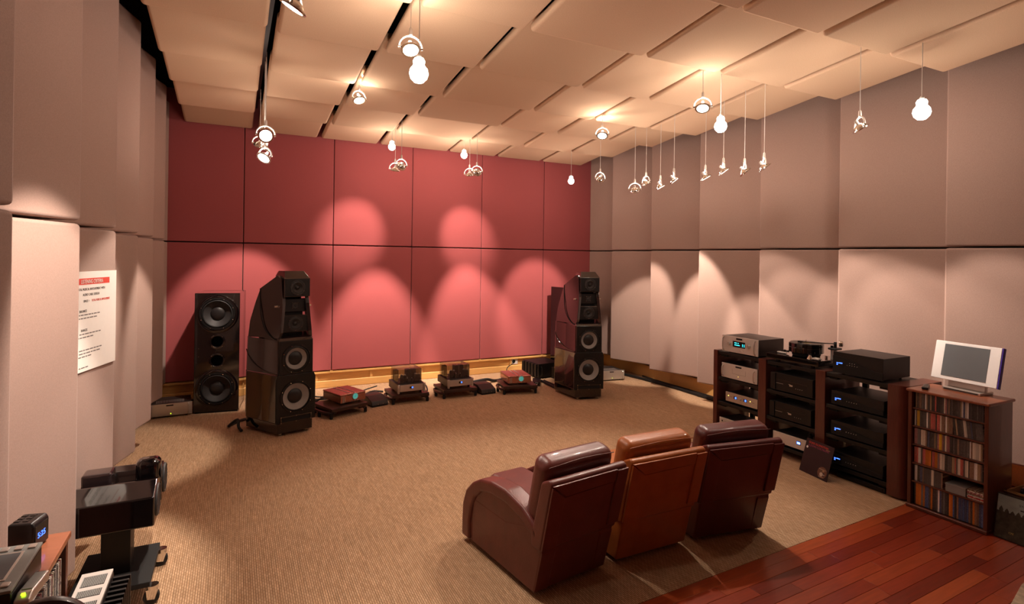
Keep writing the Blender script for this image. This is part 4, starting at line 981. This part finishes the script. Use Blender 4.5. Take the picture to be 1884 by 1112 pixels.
# something dark and rounded close to the camera
t = thing('stool', 'dark round-backed stool at the lower left edge, close to the viewer', 'stool', (-.462, 1.96, 0), 0)
B().lathe([(0, -.018), (.10, -.018), (.117, -.012), (.121, 0), (.117, .012), (.10, .018), (0, .018)], (0, 0, .872), (0, 1, 0), 40).done('backrest', 'dark_wood', t)
B().box(-.02, .02, -.014, .014, .455, .77, .005).done('back_post', 'dark_wood', t)
B().lathe([(0, .40), (.10, .40), (.112, .415), (.112, .445), (.09, .46), (0, .465)], (0, -.06, 0), seg=36).done('seat', 'leather_plum', t)
for a in range(4):
    x, y = math.cos(a * PI / 2 + PI / 4), math.sin(a * PI / 2 + PI / 4)
    B().cyl((x * .12, -.06 + y * .12, 0), (x * .08, -.06 + y * .08, .402), .013, .017, 10).done('leg', 'dark_wood', t)
# tower amplifier with louvred top and black fins
t = thing('mono_amplifier', 'tall amplifier with louvred silver top and black fins beside the console', 'amplifier', (-.49, 2.74, 0), 0)
B().box(-.082, .03, -.33, .25, .015, .54, .004).done('chassis', 'dark_metal', t)
tp = B().box(-.085, .028, -.33, .252, .541, .552, .002).done('top_plate', 'silver_pale', t)
for k, (y0, y1) in enumerate(((.13, .215), (.045, .10), (-.10, .005), (-.25, -.14))):
    vt = B().box(-.07, .014, y0, y1, .5515, .5525).done('vent', 'dark_metal', tp)
    n = 13
    for i in range(n): x = -.069 + i * .083 / n; B().box(x, x + .0035, y0 + .002, y1 - .002, .5525, .5545).done('louvre', 'plastic_grey', vt)
for k in range(15): B().box(.03, .095, -.32 + k * .039, -.305 + k * .039, .03, .52, .002).done('fin', 'satin_black', t)
for x in (-.06, .01):
    for y in (-.3, .22): B().cyl((x, y, 0), (x, y, .016), .015, seg=10).done('foot', 'rubber', t)
# centre speaker on a wheeled stand
t = thing('speaker_stand', 'black wheeled stand with a square column and chrome casters', 'stand', (-.578, 3.87, 0))
B().box(-.185, .185, -.235, .24, .105, .135, .004).done('base_plate', 'matte_black', t)
B().box(-.07, .07, -.07, .07, .135, .398, .003).done('column', 'satin_black', t)
B().box(-.16, .16, -.13, .3, .398, .412, .002).done('head_plate', 'satin_black', t)
for x in (-.16, .195):
    for y in (-.21, .215):
        c = B().cyl((x, y, .085), (x, y, .106), .03, seg=14).prism([(x - .024, .034), (x + .012, .03), (x + .03, .088), (x - .03, .088)], y - .024, y - .02, 'y').prism([(x - .024, .034), (x + .012, .03), (x + .03, .088), (x - .03, .088)], y + .02, y + .024, 'y').done('caster', 'chrome', t)
        B().lathe([(.01, -.017), (.036, -.017), (.040, -.012), (.040, .012), (.036, .017), (.01, .017)], (x - .005, y, .0402), (0, 1, 0), 22).done('wheel', 'rubber', c)
t = thing('centre_speaker', 'long glossy black centre speaker on the wheeled stand by the left wall', 'speaker', (-.385, 4.02, .4125))
# local x<0 is the body, baffle looks to +x
near = [(-.32, .0), (-.32, .165), (-.16, .215), (-.09, .20), (-.045, .13), (-.045, .0)]
far = [(-a, b_) for a, b_ in near]
for pr, nm in ((near, 'woofer_cabinet'), (far[::-1], 'woofer_cabinet')):
    wc = B().prism(pr, -.40, 0, 'x', .008, 3).done(nm, 'gloss_black', t)
    yc = -.18 if pr is near else .18
    B().lathe([(.0, .001), (.02, .004), (.03, .001), (.07, .004), (.08, .008), (.088, .008), (.092, .0)], (.001, yc, .10), (1, 0, 0), 30).done('woofer', 'cone_black', wc)
    for k in range(8):
        a = 2 * PI * k / 8; B().cyl((.004, yc + math.cos(a) * .084, .10 + math.sin(a) * .084), (.011, yc + math.cos(a) * .084, .10 + math.sin(a) * .084), .004, seg=8).done('screw', 'chrome', wc)
B().box(-.39, -.01, -.05, .05, .0, .125, .004).done('centre_bridge', 'satin_black', t)
tm = B().box(-.13, 0, -.055, .055, .12, .295, .035, 4).done('tweeter_module', 'gloss_black', t)
B().lathe([(0, .006), (.015, .004), (.02, 0), (.04, .003), (.042, 0)], (.001, 0, .205), (1, 0, 0), 24).done('tweeter', 'cone_black', tm)
B().box(-.39, -.24, -.06, .06, .12, .25, .015, 3).done('rear_module', 'gloss_brown', t)
B().lathe([(.012, .0), (.024, .0), (.026, .006), (.012, .008)], (-.19, -.02, .14), (0, -.7, .7), 18).done('binding_post', 'silver', t)
B().box(-.165, -.13, -.045, -.025, .124, .14, .002).done('link_plate', 'copper', t)

# ------------------------------------------------------------------ poster on the left wall
dv_ = Vector((UL_F - UL_N, 1.003, 0)).normalized(); pa = math.atan2(dv_.y, dv_.x)
p0 = Vector((UL_F, 4.680, 0)) - dv_ * .02 + Vector((dv_.y, -dv_.x, 0)) * .004
t = thing('poster', 'white listening poster with a red heading bar on the left wall', 'poster', (p0.x, p0.y, 1.213), pa)
# local +x towards the red wall, local -y into the room
B().box(-.47, 0, -.006, 0, 0, .627, .001).done('sheet', 'paper_white', t)
hb = B().box(-.45, -.092, -.0068, -.0058, .545, .584).done('heading_bar', 'ink_red', t)
text('LISTENING CRITERIA', .035, 'paper_white', hb, (-.174, -.0074, .552), FACE, align='RIGHT', sx=.78)
def line(s_, z, size, m, px, sx=.85): text(s_, size, m, t, (-(212.5 - px) / 63 * .43, -.0064, z), FACE, align='RIGHT', sx=sx)
line('TOTAL MUSICAL INVOLVEMENT WITH', .508, .022, 'ink_black', 191); line('AUDIO CABLE DESIGN', .474, .022, 'ink_black', 181)
line('SPACE =', .434, .021, 'ink_black', 164); line('TOTAL MUSICAL INVOLVEMENT', .434, .021, 'ink_red', 200, .72)
line('BALANCE', .372, .022, 'ink_black', 160); line('RANGES', .252, .022, 'ink_black', 161)
def small_print(z, px):                               # lines too small to read
    x = -(212.5 - px) / 63 * .43
    while x > -.44:
        w = rd.uniform(.018, .045); B().box(max(x - w, -.445), x, -.0066, -.0058, z, z + .007).done('print_line', 'ink_grey', t); x -= w + .007
for z, px in ((.352, 182), (.331, 177), (.232, 184), (.211, 171), (.130, 186), (.110, 183), (.090, 168), (.022, 163)): small_print(z, px)
